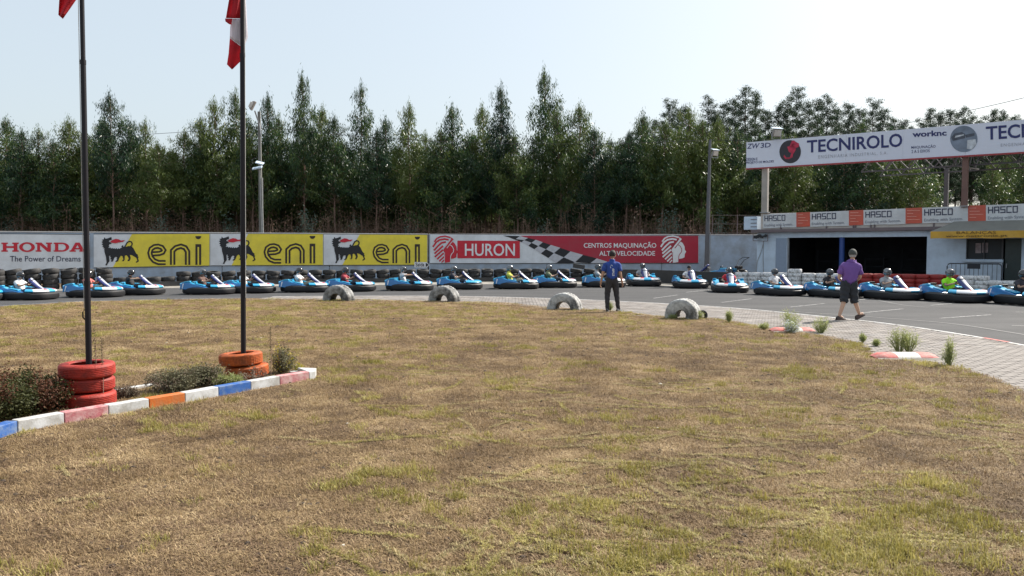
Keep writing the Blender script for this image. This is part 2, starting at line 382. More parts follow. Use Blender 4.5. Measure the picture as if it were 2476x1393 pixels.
# ------------------------------------------------------------------ low kerb humps
M_kwhite = pm('faded_white_paint', (0.68, 0.67, 0.63), 0.75, 0.1, 6, 0.2, 50, dirt=(0.4, 0.38, 0.34), dirt_amt=0.3, dscale=10)
def hump(name, a, b, wid, label, tail):
    a = G(*a, ZL); b = G(*b, ZL); d = (b - a); L = d.length; rz = math.atan2(d.y, d.x)
    root = empty(name, ((a.x + b.x) / 2, (a.y + b.y) / 2, ZL), rz, label, 'kerb', 'red and white kerb humps on the paver edge')
    segs = [(-.5, -.18, M_kred), (-.18, .17, M_kwhite), (.17, .5, M_kred)]
    for s0, s1, mt in segs:
        mb = MB(); rows = []
        for i in range(7):
            t = (s0 + (s1 - s0) * i / 6); x = t * L; end = max(0.12, 1 - max(0, (abs(t) - .34) / .17) ** 2)
            rows.append([(x, wid / 2 * math.cos(u) * (0.55 + .45 * end), 0.11 * math.sin(u) * (0.35 + .65 * end) - 0.01) for u in [math.pi * k / 8 for k in range(9)]])
        mb.grid(rows); mb.build('kerb_section', mt, root, True)
    mb = MB(); mb.grid([[(x, -wid / 2 - .10 * (1 - abs(x / L) * .8), -0.01), (x, -wid / 2 + .03, 0.035)] for x in [L * (-.5 + (1 + tail) * i / 8) for i in range(9)]]); mb.build('concrete_base', M_conc, root)
hump('kerb_hump', (1862, 802), (1968, 802), 0.52, 'far red and white kerb hump on the paver edge behind white weeds', .25)
hump('kerb_hump', (2108, 866), (2262, 866), 0.50, 'near red and white kerb hump where dry lawn meets the pavers', .16)

# ------------------------------------------------------------------ planes authored through photo pixels
class Plane:
    def __init__(s, p0, p1):
        s.o = Vector((p0[0], p0[1], 0)); d = Vector((p1[0] - p0[0], p1[1] - p0[1], 0)); s.len = d.length; s.u = d.normalized(); s.n = Vector((s.u.y, -s.u.x, 0))   # n points to the camera side
        s.rz = math.atan2(s.u.y, s.u.x)
    def P(s, px, py, off=0.0):
        o = s.o + s.n * off; r = ray(px, py); t = (o - O).dot(s.n) / r.dot(s.n); return O + r * t
    def S(s, px, py=600, off=0.0):      # distance along, height
        p = s.P(px, py, off); return (p - s.o).dot(s.u), p.z
    def W(s, a, z, off=0.0): return s.o + s.u * a + s.n * off + Vector((0, 0, z))
def loc(root, p):                        # world point to local of root empty (z rotation only)
    v = Vector(p) - Vector(root.location); a = -root.rotation_euler.z
    return Vector((v.x * math.cos(a) - v.y * math.sin(a), v.x * math.sin(a) + v.y * math.cos(a), v.z))
def poly_px(mb, pl, pts, off, mi=0, root=None):
    tri = geometry.tessellate_polygon([[Vector((x, -y, 0)) for x, y in pts]])
    P = [pl.P(x, y, off) for x, y in pts]
    if root is not None: P = [loc(root, p) for p in P]
    mb.add(P, [tuple(t) for t in tri], mi)
def stroke_px(mb, pl, pts, w, off, mi=0, root=None, cap=0.0):
    n = len(pts); L = []; Rr = []
    pts = [Vector(p) for p in pts]
    for i, p in enumerate(pts):
        d0 = (pts[i] - pts[i - 1]).normalized() if i else (pts[1] - pts[0]).normalized(); d1 = (pts[i + 1] - pts[i]).normalized() if i < n - 1 else d0
        d = (d0 + d1).normalized(); nn = Vector((-d.y, d.x)); k = 1 / max(0.5, nn.dot(Vector((-d0.y, d0.x))))
        L.append(p + nn * w / 2 * k); Rr.append(p - nn * w / 2 * k)
    for i in range(n - 1): poly_px(mb, pl, [tuple(L[i]), tuple(L[i + 1]), tuple(Rr[i + 1]), tuple(Rr[i])], off, mi, root)
def text_px(mb, pl, s, box, off, mi=0, root=None, bold=0.0, space=1.0, corners=None, shear=0.0):
    cu = bpy.data.curves.new('txt', 'FONT'); cu.body = s; cu.offset = bold; cu.space_character = space; cu.resolution_u = 3; cu.shear = shear
    ob = bpy.data.objects.new('txt', cu); me = bpy.data.meshes.new_from_object(ob)
    vs = [v.co.copy() for v in me.vertices]; x0 = min(v.x for v in vs); x1 = max(v.x for v in vs); y0 = min(v.y for v in vs); y1 = max(v.y for v in vs)
    if corners is None:
        X0, Y0, X1, Y1 = box; corners = [(X0, Y0), (X1, Y0), (X1, Y1), (X0, Y1)]     # TL TR BR BL in pixels
    TL, TR, BR, BL = [Vector(c) for c in corners]; P = []
    for v in vs:
        a = (v.x - x0) / (x1 - x0); b = (v.y - y0) / (y1 - y0)
        q = (BL * (1 - a) + BR * a) * (1 - b) + (TL * (1 - a) + TR * a) * b; p = pl.P(q.x, q.y, off)
        P.append(loc(root, p) if root is not None else p)
    mb.add(P, [tuple(p.vertices) for p in me.polygons], mi)
    bpy.data.objects.remove(ob); bpy.data.curves.remove(cu); bpy.data.meshes.remove(me)

# ------------------------------------------------------------------ boundary wall
PA = at(227, 600, 43.7); PB = at(1036, 600, 50.0); PC = at(1690, 600, 52.0)
wallA = Plane(PA, PB); wallB = Plane(PB, PC); WT = 2.74
M_wall = pm('whitewashed_wall', (0.37, 0.46, 0.58), 0.9, 0.07, 1.2, 0.25, 25, dirt=(0.29, 0.33, 0.38), dirt_amt=0.25, dscale=0.9)
M_coping = pm('wall_coping', (0.5, 0.5, 0.5), 0.9, 0.1, 2.0)
bwall = empty('boundary_wall', (PB.x, PB.y, 0), 0, 'long whitewashed boundary wall running behind the tyres and advertising banners', 'wall')
def wall_run(pl, a0, a1, top=WT, name='wall_panel'):
    n = max(1, int((a1 - a0) / 6)); 
    for k in range(n):
        s0 = a0 + (a1 - a0) * k / n; s1 = a0 + (a1 - a0) * (k + 1) / n - 0.03
        c = pl.W((s0 + s1) / 2, top / 2, -0.11); mb = MB(); mb.box(loc(bwall, c), (s1 - s0, 0.2, top), Matrix.Rotation(pl.rz, 3, 'Z')); mb.build(name, M_wall, bwall, bevel=.01)
    c = pl.W((a0 + a1) / 2, top + 0.03, -0.11); mb = MB(); mb.box(loc(bwall, c), (a1 - a0, 0.26, 0.06), Matrix.Rotation(pl.rz, 3, 'Z')); mb.build('coping', M_coping, bwall, bevel=.01)
wall_run(wallA, -42, wallA.len - .02); wall_run(wallB, 0.02, 22.6)

# banners -------------------------------------------------------------------
def cloth(name, col, rough=0.55):
    return pm(name, col, rough, 0.07, 1.1, 0.9, 1.6, dirt=tuple(c * .80 + .02 for c in col), dirt_amt=.25, dscale=.9)
M_bw = cloth('banner_white', (0.72, 0.77, 0.83)); M_by = cloth('banner_yellow', (0.80, 0.68, 0.06)); M_bd = pm('print_dark_brown', (0.03, 0.02, 0.018), 0.6, 0.1)
M_br = cloth('banner_red', (0.40, 0.016, 0.045)); M_pr = pm('print_red', (0.55, 0.018, 0.04), 0.6, 0.1); M_pn = pm('print_navy', (0.02, 0.025, 0.07), 0.6, 0.1)
M_pk = pm('print_black', (0.012, 0.014, 0.02), 0.6, 0.1); M_pg = pm('print_grey', (0.50, 0.52, 0.58), 0.6, 0.1); M_pw = pm('print_white', (0.76, 0.79, 0.83), 0.6, 0.05)
M_hem = pm('banner_hem_rope', (0.05, 0.05, 0.055), 0.8)
def banner(pl, px0, px1, yt0, yt1, yb0, yb1, mat, label, group=None, off=0.03):
    base = pl.P((px0 + px1) / 2, 640, off)
    root = empty('banner', (base.x, base.y, base.z), pl.rz, label, 'banner', group)
    mb = MB(); rows = []; n = 24
    for v in range(5):
        row = []
        for u in range(n + 1):
            a = u / n; b = v / 4; px = px0 + (px1 - px0) * a; yt = yt0 + (yt1 - yt0) * a; yb = yb0 + (yb1 - yb0) * a
            yb += 0.8 * math.sin(a * 21 + px0); row.append(loc(root, pl.P(px, yt + (yb - yt) * b, off)))
        rows.append(row)
    mb.grid(rows); mb.build('banner_sheet', mat, root, recalc=False)
    mb = MB()
    for yy0, yy1 in ((yt0, yt1), (yb0, yb1)):
        mb.tube([loc(root, pl.P(px0, yy0, off)), loc(root, pl.P(px1, yy1, off))], 0.016, 5)
    mb.build('hem', M_hem, root)
    return root
HON = banner(wallA, -330, 217, 563, 567, 667, 648.5, M_bw, 'white banner with red slab lettering and tagline at the left end of the wall')
mb = MB()
Z1 = lambda x, y: (x / 5.895, 540 + y / 5.895)
def letters_slab():
    T = 30
    def P(pts): poly_px(mb, wallA, [Z1(*p) for p in pts], 0.045, 0, HON)
    # H
    for x in (20, 175): P([(x, 275), (x + 92, 275), (x + 92, 295), (x + 72, 295), (x + 72, 385), (x + 92, 385), (x + 92, 405), (x, 405), (x, 385), (x + 20, 385), (x + 20, 295), (x, 295)])
    P([(90, 325), (200, 325), (200, 352), (90, 352)])
    # O
    n = 28; o1 = [(385 + 112 * math.cos(2 * math.pi * k / n), 340 + 70 * math.sin(2 * math.pi * k / n)) for k in range(n)]; o2 = [(385 + 62 * math.cos(2 * math.pi * k / n), 340 + 48 * math.sin(2 * math.pi * k / n)) for k in range(n)]
    for k in range(n): P([o1[k], o1[(k + 1) % n], o2[(k + 1) % n], o2[k]])
    # N
    P([(508, 275), (590, 275), (675, 350), (675, 295), (655, 295), (655, 275), (742, 275), (742, 295), (724, 295), (724, 405), (675, 405), (570, 312), (570, 385), (590, 385), (590, 405), (508, 405), (508, 385), (530, 385), (530, 295), (508, 295)])
    # D
    P([(765, 275), (830, 275), (830, 405), (765, 405), (765, 385), (784, 385), (784, 295), (765, 295)])
    a = [(880 + 106 * math.cos(t), 340 + 65 * math.sin(t)) for t in [-1.57 + 3.14 * k / 12 for k in range(13)]]; b = [(880 + 58 * math.cos(t), 340 + 45 * math.sin(t)) for t in [-1.57 + 3.14 * k / 12 for k in range(13)]]
    for k in range(12): P([a[k], a[k + 1], b[k + 1], b[k]])
    P([(830, 275), (880, 275), (880, 297), (830, 297)]); P([(830, 383), (880, 383), (880, 405), (830, 405)])
    # A
    P([(1075, 275), (1135, 275), (1200, 385), (1215, 385), (1215, 405), (1130, 405), (1130, 385), (1143, 385), (1104, 308), (1060, 385), (1080, 385), (1080, 405), (990, 405), (990, 385), (1010, 385)])
    P([(1050, 352), (1140, 352), (1152, 372), (1042, 372)])
letters_slab()
mb.build('lettering', M_pr, HON, recalc=False)
mb = MB(); text_px(mb, wallA, 'The Power of Dreams', (24, 619, 195, 632.5), 0.045, 0, HON, .004); mb.build('tagline', M_pn, HON, recalc=False)

DOG = [(1485, 198), (1505, 222), (1545, 212), (1588, 195), (1592, 235), (1560, 245), (1552, 262), (1580, 275), (1592, 290), (1560, 300), (1548, 320), (1562, 335), (1545, 340), (1550, 352), (1575, 345), (1582, 362), (1600, 350), (1612, 364), (1628, 352), (1642, 368), (1658, 352), (1672, 368), (1690, 355), (1703, 366), (1722, 352), (1760, 345), (1830, 325), (1880, 330),
       (1910, 370), (1940, 430), (1968, 452), (1960, 468), (1976, 480), (1966, 498), (1980, 540), (1945, 562), (1932, 554), (1958, 530), (1940, 490), (1880, 455), (1850, 450), (1862, 500), (1842, 540), (1815, 536), (1835, 505), (1820, 470), (1800, 455), (1780, 462), (1776, 520), (1760, 541), (1740, 536), (1757, 510), (1745, 470), (1725, 462), (1702, 490), (1682, 540), (1652, 552), (1643, 541),
       (1670, 520), (1660, 505), (1672, 490), (1662, 480), (1640, 480), (1625, 500), (1615, 530), (1600, 550), (1580, 541), (1590, 520), (1570, 505), (1586, 490), (1568, 478), (1575, 462), (1555, 465), (1560, 540), (1535, 575), (1525, 600), (1500, 596), (1520, 560), (1510, 480), (1490, 410), (1486, 372), (1492, 350), (1475, 362), (1478, 338), (1458, 338), (1470, 314), (1448, 302), (1468, 284), (1446, 268), (1470, 252), (1452, 235), (1482, 228)]
TAIL = [(1752, 318), (1740, 334), (1756, 346), (1780, 335), (1795, 305), (1812, 275), (1842, 258), (1872, 266), (1884, 292), (1875, 318), (1850, 338)]
FLAME = [(1568, 264), (1600, 240), (1650, 222), (1690, 228), (1722, 246), (1782, 240), (1750, 266), (1700, 271), (1650, 284), (1600, 280)]
def yellow_banner(px0, px1, yt, yb, dx, dog, eni, label):
    r = banner(wallA, px0, px1, yt[0], yt[1], yb[0], yb[1], M_bw, label, 'yellow banners with a six-legged dog')
    mb = MB()
    poly_px(mb, wallA, [(dx[0], yt[0] + (yt[1] - yt[0]) * (dx[0] - px0) / (px1 - px0) + .6), (px1 - .5, yt[1] + .6), (px1 - .5, yb[1] - .8), (dx[1], yb[0] + (yb[1] - yb[0]) * (dx[1] - px0) / (px1 - px0) - .8)], 0.042, 0, r)
    mb.build('yellow_field', M_by, r, recalc=False)
    fx = lambda p: (dog[0] + (p[0] - 1448) / 532 * (dog[2] - dog[0]), dog[1] + (p[1] - 195) / 405 * (dog[3] - dog[1]))
    mb = MB(); poly_px(mb, wallA, [fx(p) for p in DOG], 0.055, 0, r); stroke_px(mb, wallA, [fx(p) for p in TAIL], 3.0, 0.056, 0, r); mb.build('dog_emblem', M_pk, r, recalc=False)
    mb = MB(); poly_px(mb, wallA, [fx(p) for p in FLAME], 0.062, 0, r); mb.build('flame', M_pr, r, recalc=False)
    sx = (eni[2] - eni[0]) / 131.0; sy = (eni[3] - eni[1]) / 51.0; g = lambda p: (eni[0] + p[0] * sx, eni[1] + p[1] * sy)
    E = [(45, 45.5), (28, 45.5), (17, 41), (9.5, 32), (7, 22), (10, 12.5), (18, 7), (27, 6), (36, 9), (40.5, 15.5), (38, 20.5), (30, 23.5), (14, 24.5)]
    Nn = [(62, 51), (62, 17), (70, 9.5), (82, 6), (92, 9.5), (98, 19), (98, 51)]; I = [(124, 51), (124, 1)]
    mb = MB(); m2 = MB()
    for L, ww in ((E, 12.5), (Nn, 13), (I, 14)):
        stroke_px(mb, wallA, [g(p) for p in L], ww * sx, 0.055, 0, r)
        L2 = [(p[0], p[1] - (3.5 if L is not E and i == (len(L) - 1 if L is Nn else 1) and L is I else 0)) for i, p in enumerate(L)]
        if L is I: L2 = [(124, 51), (124, 8)]
        stroke_px(m2, wallA, [g(p) for p in L2], ww * sx * 0.26, 0.062, 0, r)
    n = 12; poly_px(mb, wallA, [g((124 + 7.2 * math.cos(t), -18.5 + 7.5 * math.sin(t))) for t in [math.pi * k / n for k in range(n + 1)]], 0.055, 0, r)
    mb.build('lettering', M_bd, r, recalc=False); m2.build('lettering_inline', M_by, r, recalc=False)
yellow_banner(226.5, 507, (566, 565), (647.5, 643), (319, 273), (245.6, 573, 336, 641.8), (355.4, 589.5, 486.5, 640.5), 'first yellow banner from the left with black six-legged dog, beside the white banner')
yellow_banner(508.3, 781.5, (564.5, 566), (642.5, 641.5), (600, 560), (529.8, 571.4, 618, 638.4), (636.6, 588.3, 762.2, 637), 'middle yellow banner with black six-legged dog, crossed by the right flagpole')
yellow_banner(782.6, 1033.6, (566, 567.5), (641.5, 640.8), (869.5, 828), (802.5, 572, 883, 636.7), (900, 589.5, 1015.4, 636.4), 'third yellow banner with black six-legged dog, next to the red machining banner')

HUR = banner(wallB, 1040, 1689, 566, 569.5, 637, 636.5, M_bw, 'long white and red machining banner with chequered flag strip and feathered head emblems')
Z4 = lambda p: (1180 + p[0] / 5.895, 540 + p[1] / 5.895)
Z3 = lambda p: (800 + p[0] / 5.895, 540 + p[1] / 5.895)
U = [(455, 180), (570, 210), (680, 235), (780, 270), (895, 308), (1030, 350), (1175, 400), (1355, 450), (1550, 500), (1760, 566)]
Mm = [(395, 225), (515, 240), (620, 278), (718, 325), (825, 370), (940, 425), (1080, 485), (1240, 555), (1460, 568), (1760, 567)]
Ll = [(300, 200), (480, 270), (575, 320), (660, 370), (755, 430), (860, 495), (970, 568)]
mb = MB(); m2 = MB(); m3 = MB(); m4 = MB()
for k in range(9): poly_px(m2 if k % 2 else m3, wallB, [Z4(U[k]), Z4(U[k + 1]), Z4(Mm[k + 1]), Z4(Mm[k])], 0.052, 0, HUR)
for k in range(6): poly_px(m3 if k % 2 else m2, wallB, [Z4(Mm[k]), Z4(Mm[k + 1]), Z4(Ll[k + 1]), Z4(Ll[k])], 0.052, 0, HUR)
poly_px(m2, wallB, [Z4((1080, 485)), Z4((1240, 555)), Z4((1210, 568)), Z4((970, 568))], 0.052, 0, HUR)
poly_px(m2, wallB, [Z4((215, 176)), Z4((455, 180)), Z4((395, 225)), Z4((300, 200))], 0.052, 0, HUR)
red = [Z4(p) for p in U] + [(1688.5, 635.6), (1688.5, 570.4), (1262, 570)]
poly_px(mb, wallB, red, 0.046, 0, HUR)
mb.build('red_field', M_br, HUR, recalc=False); m2.build('black_check', M_pk, HUR, recalc=False); m3.build('pale_check', M_pg, HUR, recalc=False)
poly_px(m4, wallB, [(1106, 582), (1257, 582.5), (1257, 624.5), (1106, 624.5)], 0.052, 0, HUR); m4.build('red_name_box', M_pr, HUR, recalc=False)
def chief(ox, oy, s, mat, dark, bx):
    g = lambda x, y: (ox + (x - 1445) * s, oy + (y - 175) * s); mb = MB(); m2 = MB(); o1 = 0.058
    poly_px(mb, wallB, [g(*p) for p in [(1612, 395), (1622, 560), (1700, 550), (1706, 505), (1760, 497), (1790, 482), (1792, 440), (1812, 400), (1795, 380), (1790, 330), (1762, 280), (1735, 262), (1700, 300), (1665, 350)]], o1, 0, HUR)
    st = lambda pts, w: stroke_px(mb, wallB, [g(*p) for p in pts], w * s, o1, 0, HUR)
    st([(1475, 262), (1510, 215), (1560, 190), (1630, 182), (1700, 200), (1725, 215)], 20)
    st([(1455, 335), (1500, 270), (1550, 235), (1620, 222), (1680, 235)], 24)
    st([(1470, 385), (1530, 320), (1580, 275), (1640, 264)], 24)
    st([(1478, 430), (1600, 320)], 24); st([(1482, 478), (1600, 375)], 24); st([(1515, 510), (1606, 425)], 22); st([(1545, 540), (1612, 475)], 20); st([(1580, 556), (1616, 520)], 16)
    st([(1625, 370), (1742, 218)], 30)
    n = 16; poly_px(mb, wallB, [g(1636 + 30 * math.cos(2 * math.pi * k / n), 380 + 30 * math.sin(2 * math.pi * k / n)) for k in range(n)], o1 + .004, 0, HUR)
    mb.build('feathered_head_emblem', mat, HUR, recalc=False)
    st2 = lambda pts, w: stroke_px(m2, wallB, [g(*p) for p in pts], w * s, o1 + .009, 0, HUR)
    st2([(1690, 300), (1730, 325), (1752, 370), (1745, 410), (1718, 440), (1708, 470), (1706, 548)], 9); st2([(1652, 352), (1760, 222)], 8); st2([(1600, 350), (1716, 200)], 7); st2([(1622, 410), (1622, 556)], 6)
    m2.build('emblem_outline', dark, HUR, recalc=False)
chief(1045, 570, 1 / 5.895, M_pr, M_bw, None)
chief(1596, 569.5, 1 / 5.82, M_pw, M_br, None)
mb = MB(); text_px(mb, wallB, 'HURON', (1124, 589, 1245, 619), 0.062, 0, HUR, .012); mb.build('lettering', M_pw, HUR, recalc=False)
mb = MB(); text_px(mb, wallB, 'CENTROS MAQUINAÇÃO', (1411.5, 585, 1587, 602), 0.062, 0, HUR, .012); text_px(mb, wallB, 'ALTA VELOCIDADE', (1449, 607, 1584, 618.5), 0.062, 0, HUR, .012); mb.build('slogan', M_pw, HUR, recalc=False)
# small exit sign
SP = wallA.P(1020, 640, 1.6)
sg = empty('exit_sign', (SP.x, SP.y, 0), wallA.rz, 'small white exit sign with arrow on a thin post below the third yellow banner', 'sign')
M_post = pm('galvanised_steel', (0.35, 0.36, 0.37), 0.45, 0.1, 5, metal=0.6)
mb = MB()
c = [loc(sg, wallA.P(x, y, 1.6)) for x, y in ((1002, 633.5), (1032, 634), (1038.5, 641), (1032, 647), (1002, 646.5))]
n = len(c); mb.add([p + Vector((0, -.012, 0)) for p in c] + [p + Vector((0, .012, 0)) for p in c], [tuple(range(n)), tuple(range(2 * n - 1, n - 1, -1))] + [(i, (i + 1) % n, n + (i + 1) % n, n + i) for i in range(n)])
mb.build('sign_board', M_bw, sg)
mb = MB(); text_px(mb, wallA, 'Saída', (1005, 635, 1026, 644.5), 1.622, 0, sg, .01); poly_px(mb, wallA, [(1029.5, 635.5), (1037, 640.7), (1029.5, 645.5)], 1.622, 0, sg); mb.build('lettering', M_pk, sg, recalc=False)
pp = loc(sg, wallA.P(1031, 645, 1.55)); mb = MB(); mb.tube([(pp.x, pp.y, 0), (pp.x, pp.y, pp.z + .1)], 0.022, 8); mb.build('post', M_post, sg)
# ------------------------------------------------------------------ pit building
Q0 = at(1830, 600, 44.0); Q1 = at(2476, 600, 35.5)
fac = Plane(Q0, Q1)
B = empty('pit_building', (Q0.x, Q0.y, 0), fac.rz, 'low white pit building with dark open garage, brown eave and raised parapet', 'building')
M_bwall = pm('building_white_wall', (0.54, 0.65, 0.78), 0.9, 0.05, 1.0, 0.2, 30, dirt=(0.42, 0.5, 0.6), dirt_amt=0.3, dscale=1.0)
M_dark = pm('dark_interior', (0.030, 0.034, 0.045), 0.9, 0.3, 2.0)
M_eave = pm('brown_eave_board', (0.15, 0.12, 0.13), 0.7, 0.1, 3)
M_beige = pm('beige_parapet', (0.55, 0.5, 0.46), 0.85, 0.1, 2.0)
M_blue = pm('blue_column_paint', (0.02, 0.06, 0.24), 0.5, 0.1, 3)
M_steel = pm('painted_grey_steel', (0.30, 0.31, 0.33), 0.5, 0.1, 3, metal=0.3)
M_glass = pm('dark_window_glass', (0.02, 0.025, 0.03), 0.35, 0.1, 2, spec=0.25)
S = lambda px, py=600, off=0.0: fac.S(px, py, off)
def bx(mb, s0, s1, z0, z1, y0, y1, mi=0): mb.box(((s0 + s1) / 2, (y0 + y1) / 2, (z0 + z1) / 2), (s1 - s0, y1 - y0, z1 - z0), None, mi)
ZE = S(1900, 562)[1]                                         # underside of the eave
sa = S(1903)[0]; sb = S(2241)[0]; zt = S(2240, 572)[1]
sw0 = S(2336)[0]; sw1 = S(2424)[0]; zw0 = S(2380, 627)[1]; zw1 = S(2380, 577)[1]; sd1 = S(2470)[0]
END = 20.0
print('building', ZE, sa, sb, zt, sw0, sw1, zw0, zw1)
mb = MB()
bx(mb, 0, sa, 0, ZE, 0, .3); bx(mb, sa, sb, zt, ZE, 0, .3); bx(mb, sb, sw0, 0, ZE, 0, .3); bx(mb, sw0, sd1, zw1, ZE, 0, .3); bx(mb, sw0, sw1, 0, zw0, 0, .3); bx(mb, sd1, END, 0, ZE, 0, .3)
bx(mb, 0, .3, 0, ZE, .3, 8); bx(mb, END - .3, END, 0, ZE, .3, 8)
mb.build('wall', M_bwall, B, bevel=.01)
mb = MB(); bx(mb, .32, END - .32, 0.02, ZE - .02, 7.2, 7.3); bx(mb, sb + .3, sb + .4, 0.02, ZE - .02, .31, 7.2); bx(mb, sd1 + .5, sd1 + .6, 0.02, ZE - .02, .31, 7.2); bx(mb, .32, END - .32, ZE - .12, ZE - .02, .31, 7.19); bx(mb, .31, .36, .02, ZE - .13, .31, 7.19); bx(mb, .37, END - .32, .012, .03, .35, 7.19); mb.build('interior_wall', M_dark, B)  # includes a dark liner over the white side wall; garage gloom put into its colour
mb = MB(); bx(mb, S(1876)[0], S(1903)[0] - 0.03, 0.02, zt - .02, -.02, 0.0); mb.build('side_panel', pm('pale_blue_panel', (0.24, 0.30, 0.40), 0.7, .05), B)
sc = S(2033)[0]; mb = MB(); mb.tube([(sc, .15, 0.02), (sc, .15, zt)], .13, 14); mb.build('column', M_blue, B, True)
mb = MB(); bx(mb, sa - .05, sa + .06, 0.0, zt, .05, .2); mb.build('door_track', M_steel, B)
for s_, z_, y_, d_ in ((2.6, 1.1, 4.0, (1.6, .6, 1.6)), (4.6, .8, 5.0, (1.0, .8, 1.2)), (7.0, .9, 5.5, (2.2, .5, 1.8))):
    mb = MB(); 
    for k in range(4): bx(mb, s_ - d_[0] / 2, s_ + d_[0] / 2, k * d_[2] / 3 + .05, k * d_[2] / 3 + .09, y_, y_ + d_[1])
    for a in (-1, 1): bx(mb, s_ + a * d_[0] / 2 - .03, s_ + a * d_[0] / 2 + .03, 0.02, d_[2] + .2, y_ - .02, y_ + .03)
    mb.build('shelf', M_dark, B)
mb = MB(); bx(mb, sw0, sw1, zw0, zw1, .12, .16); wn = mb.build('window', M_glass, B)
mb = MB(); bx(mb, sw0 - .03, sw0 + .04, zw0, zw1, .02, .11); bx(mb, sw1 - .04, sw1 + .03, zw0, zw1, .02, .11); bx(mb, sw0 + .04, sw1 - .04, zw1 - .05, zw1, .02, .11); bx(mb, (sw0 + sw1) / 2 - .02, (sw0 + sw1) / 2 + .02, zw0, zw1 - .05, .02, .11)
mb.build('frame', pm('dark_frame', (0.04, .04, .045), .5), wn)
M_poster = pm('faded_poster', (0.30, 0.24, 0.25), .7, .35, 6)
for x0, x1, y0, y1 in ((2357, 2371, 588, 612), (2373, 2388, 587, 611)):
    a, z0 = S(x0, y1, .0); b_, z1 = S(x1, y0, .0); mb = MB(); bx(mb, a, b_, z0, z1, .105, .112); mb.build('poster', M_poster, wn)
mb = MB(); bx(mb, sw0 - .1, sw1 + .06, zw0 - .13, zw0 - .02, -.16, 0.02); mb.build('counter_sill', M_bwall, B, bevel=.01)
mb = MB(); bx(mb, sw1 + .08, sd1 - .02, .02, zw1 - .02, .14, .2); dr = mb.build('door', pm('dark_green_door', (0.015, 0.03, 0.03), .4), B)
mb = MB(); bx(mb, sw1 + .14, sw1 + .17, 1.0, 1.2, .09, .14); mb.build('handle', M_steel, dr)
# eave and parapet
mb = MB(); bx(mb, -.25, END, ZE + .003, ZE + .17, -.25, 8.1); mb.build('eave', M_eave, B, bevel=.01)
ZP = S(1950, 546, .1)[1]
s_px = lambda px, off=0.0: fac.S(px, 600, off)[0]
zb0 = fac.S(1845, 555, .1)[1]; zb1 = fac.S(1845, 518, .1)[1]; zb1 = 3.82
print('parapet', zb0, zb1, ZP)
mb = MB(); bx(mb, .2, END, ZE + .175, 3.78, 0, .15); bx(mb, .2, .35, ZE + .175, 3.78, .15, 8); mb.build('parapet', M_beige, B, bevel=.01)
for px in (1888, 1998, 2105, 2114, 2257, 2063, 2068):
    s0 = s_px(px); mb = MB(); bx(mb, s0 - .03, s0 + .03, ZE + .175, ZE + .38, -.06, 0.0); mb.build('bracket', M_eave, B)
mb = MB(); bx(mb, .4, END, ZE + .175, ZE + .26, .2, 8); mb.build('roof', pm('roof_felt', (.2, .2, .2), .9), B)
# white louvred box by the parapet
WB = fac.W(-.35, 0, .05)
q = empty('louvred_box', (WB.x, WB.y, ZE + .175), fac.rz, 'white louvred metal box at the left end of the pit building roof', 'vent box')
mb = MB(); mb.box((-.05, .3, .36), (.78, .5, .72)); mb.build('casing', M_bwall, q, bevel=.015)
for k in range(3): mb = MB(); mb.box((.16, .035, .16 + .2 * k), (.36, .03, .035)); mb.build('louvre', M_eave, q)
# HASCO banners
def seg_letters(mb, pl, s, box, off, root, w=2.2):
    Gl = {'H': [[(0, 0), (0, 1)], [(1, 0), (1, 1)], [(0, .5), (1, .5)]], 'A': [[(0, 1), (0, 0), (1, 0), (1, 1)], [(0, .55), (1, .55)]], 'S': [[(1, 0), (0, 0), (0, .5), (1, .5), (1, 1), (0, 1)]],
          'C': [[(1, 0), (0, 0), (0, 1), (1, 1)]], 'O': [[(0, 0), (1, 0), (1, 1), (0, 1), (0, 0)]]}
    (xl, ytl, ybl), (xr, ytr, ybr) = box; n = len(s); cw = (xr - xl) / (n - 1 + .68); 
    for k, ch in enumerate(s):
        for pth in Gl[ch]:
            pts = []
            for u, v in pth:
                x = xl + cw * (k + u * .68); a = (x - xl) / (xr - xl); pts.append((x, (ytl + (ytr - ytl) * a) * (1 - v) + (ybl + (ybr - ybl) * a) * v))
            # square the corners by butting boxes
            for i in range(len(pts) - 1):
                p, q_ = Vector(pts[i]), Vector(pts[i + 1]); d = (q_ - p).normalized() * w * .5; stroke_px(mb, pl, [tuple(p - d), tuple(q_ + d)], w, off + .001 * (i % 2) + .002 * Gl[ch].index(pth), 0, root)
M_org = cloth('banner_orange_red', (0.55, 0.09, 0.05)); M_hw = cloth('parapet_banner_white', (0.60, 0.62, 0.64))
topy = lambda x: 518.0 + (x - 1845) * (492.5 - 518) / 631; boty = lambda x: 552.0 + (x - 1845) * (533.0 - 552) / 631
xs = [1845, 1926, 1959, 2053, 2088, 2190, 2230, 2341, 2384, 2500, 2548]
names = ['leftmost', 'second', 'third', 'fourth', 'rightmost visible']
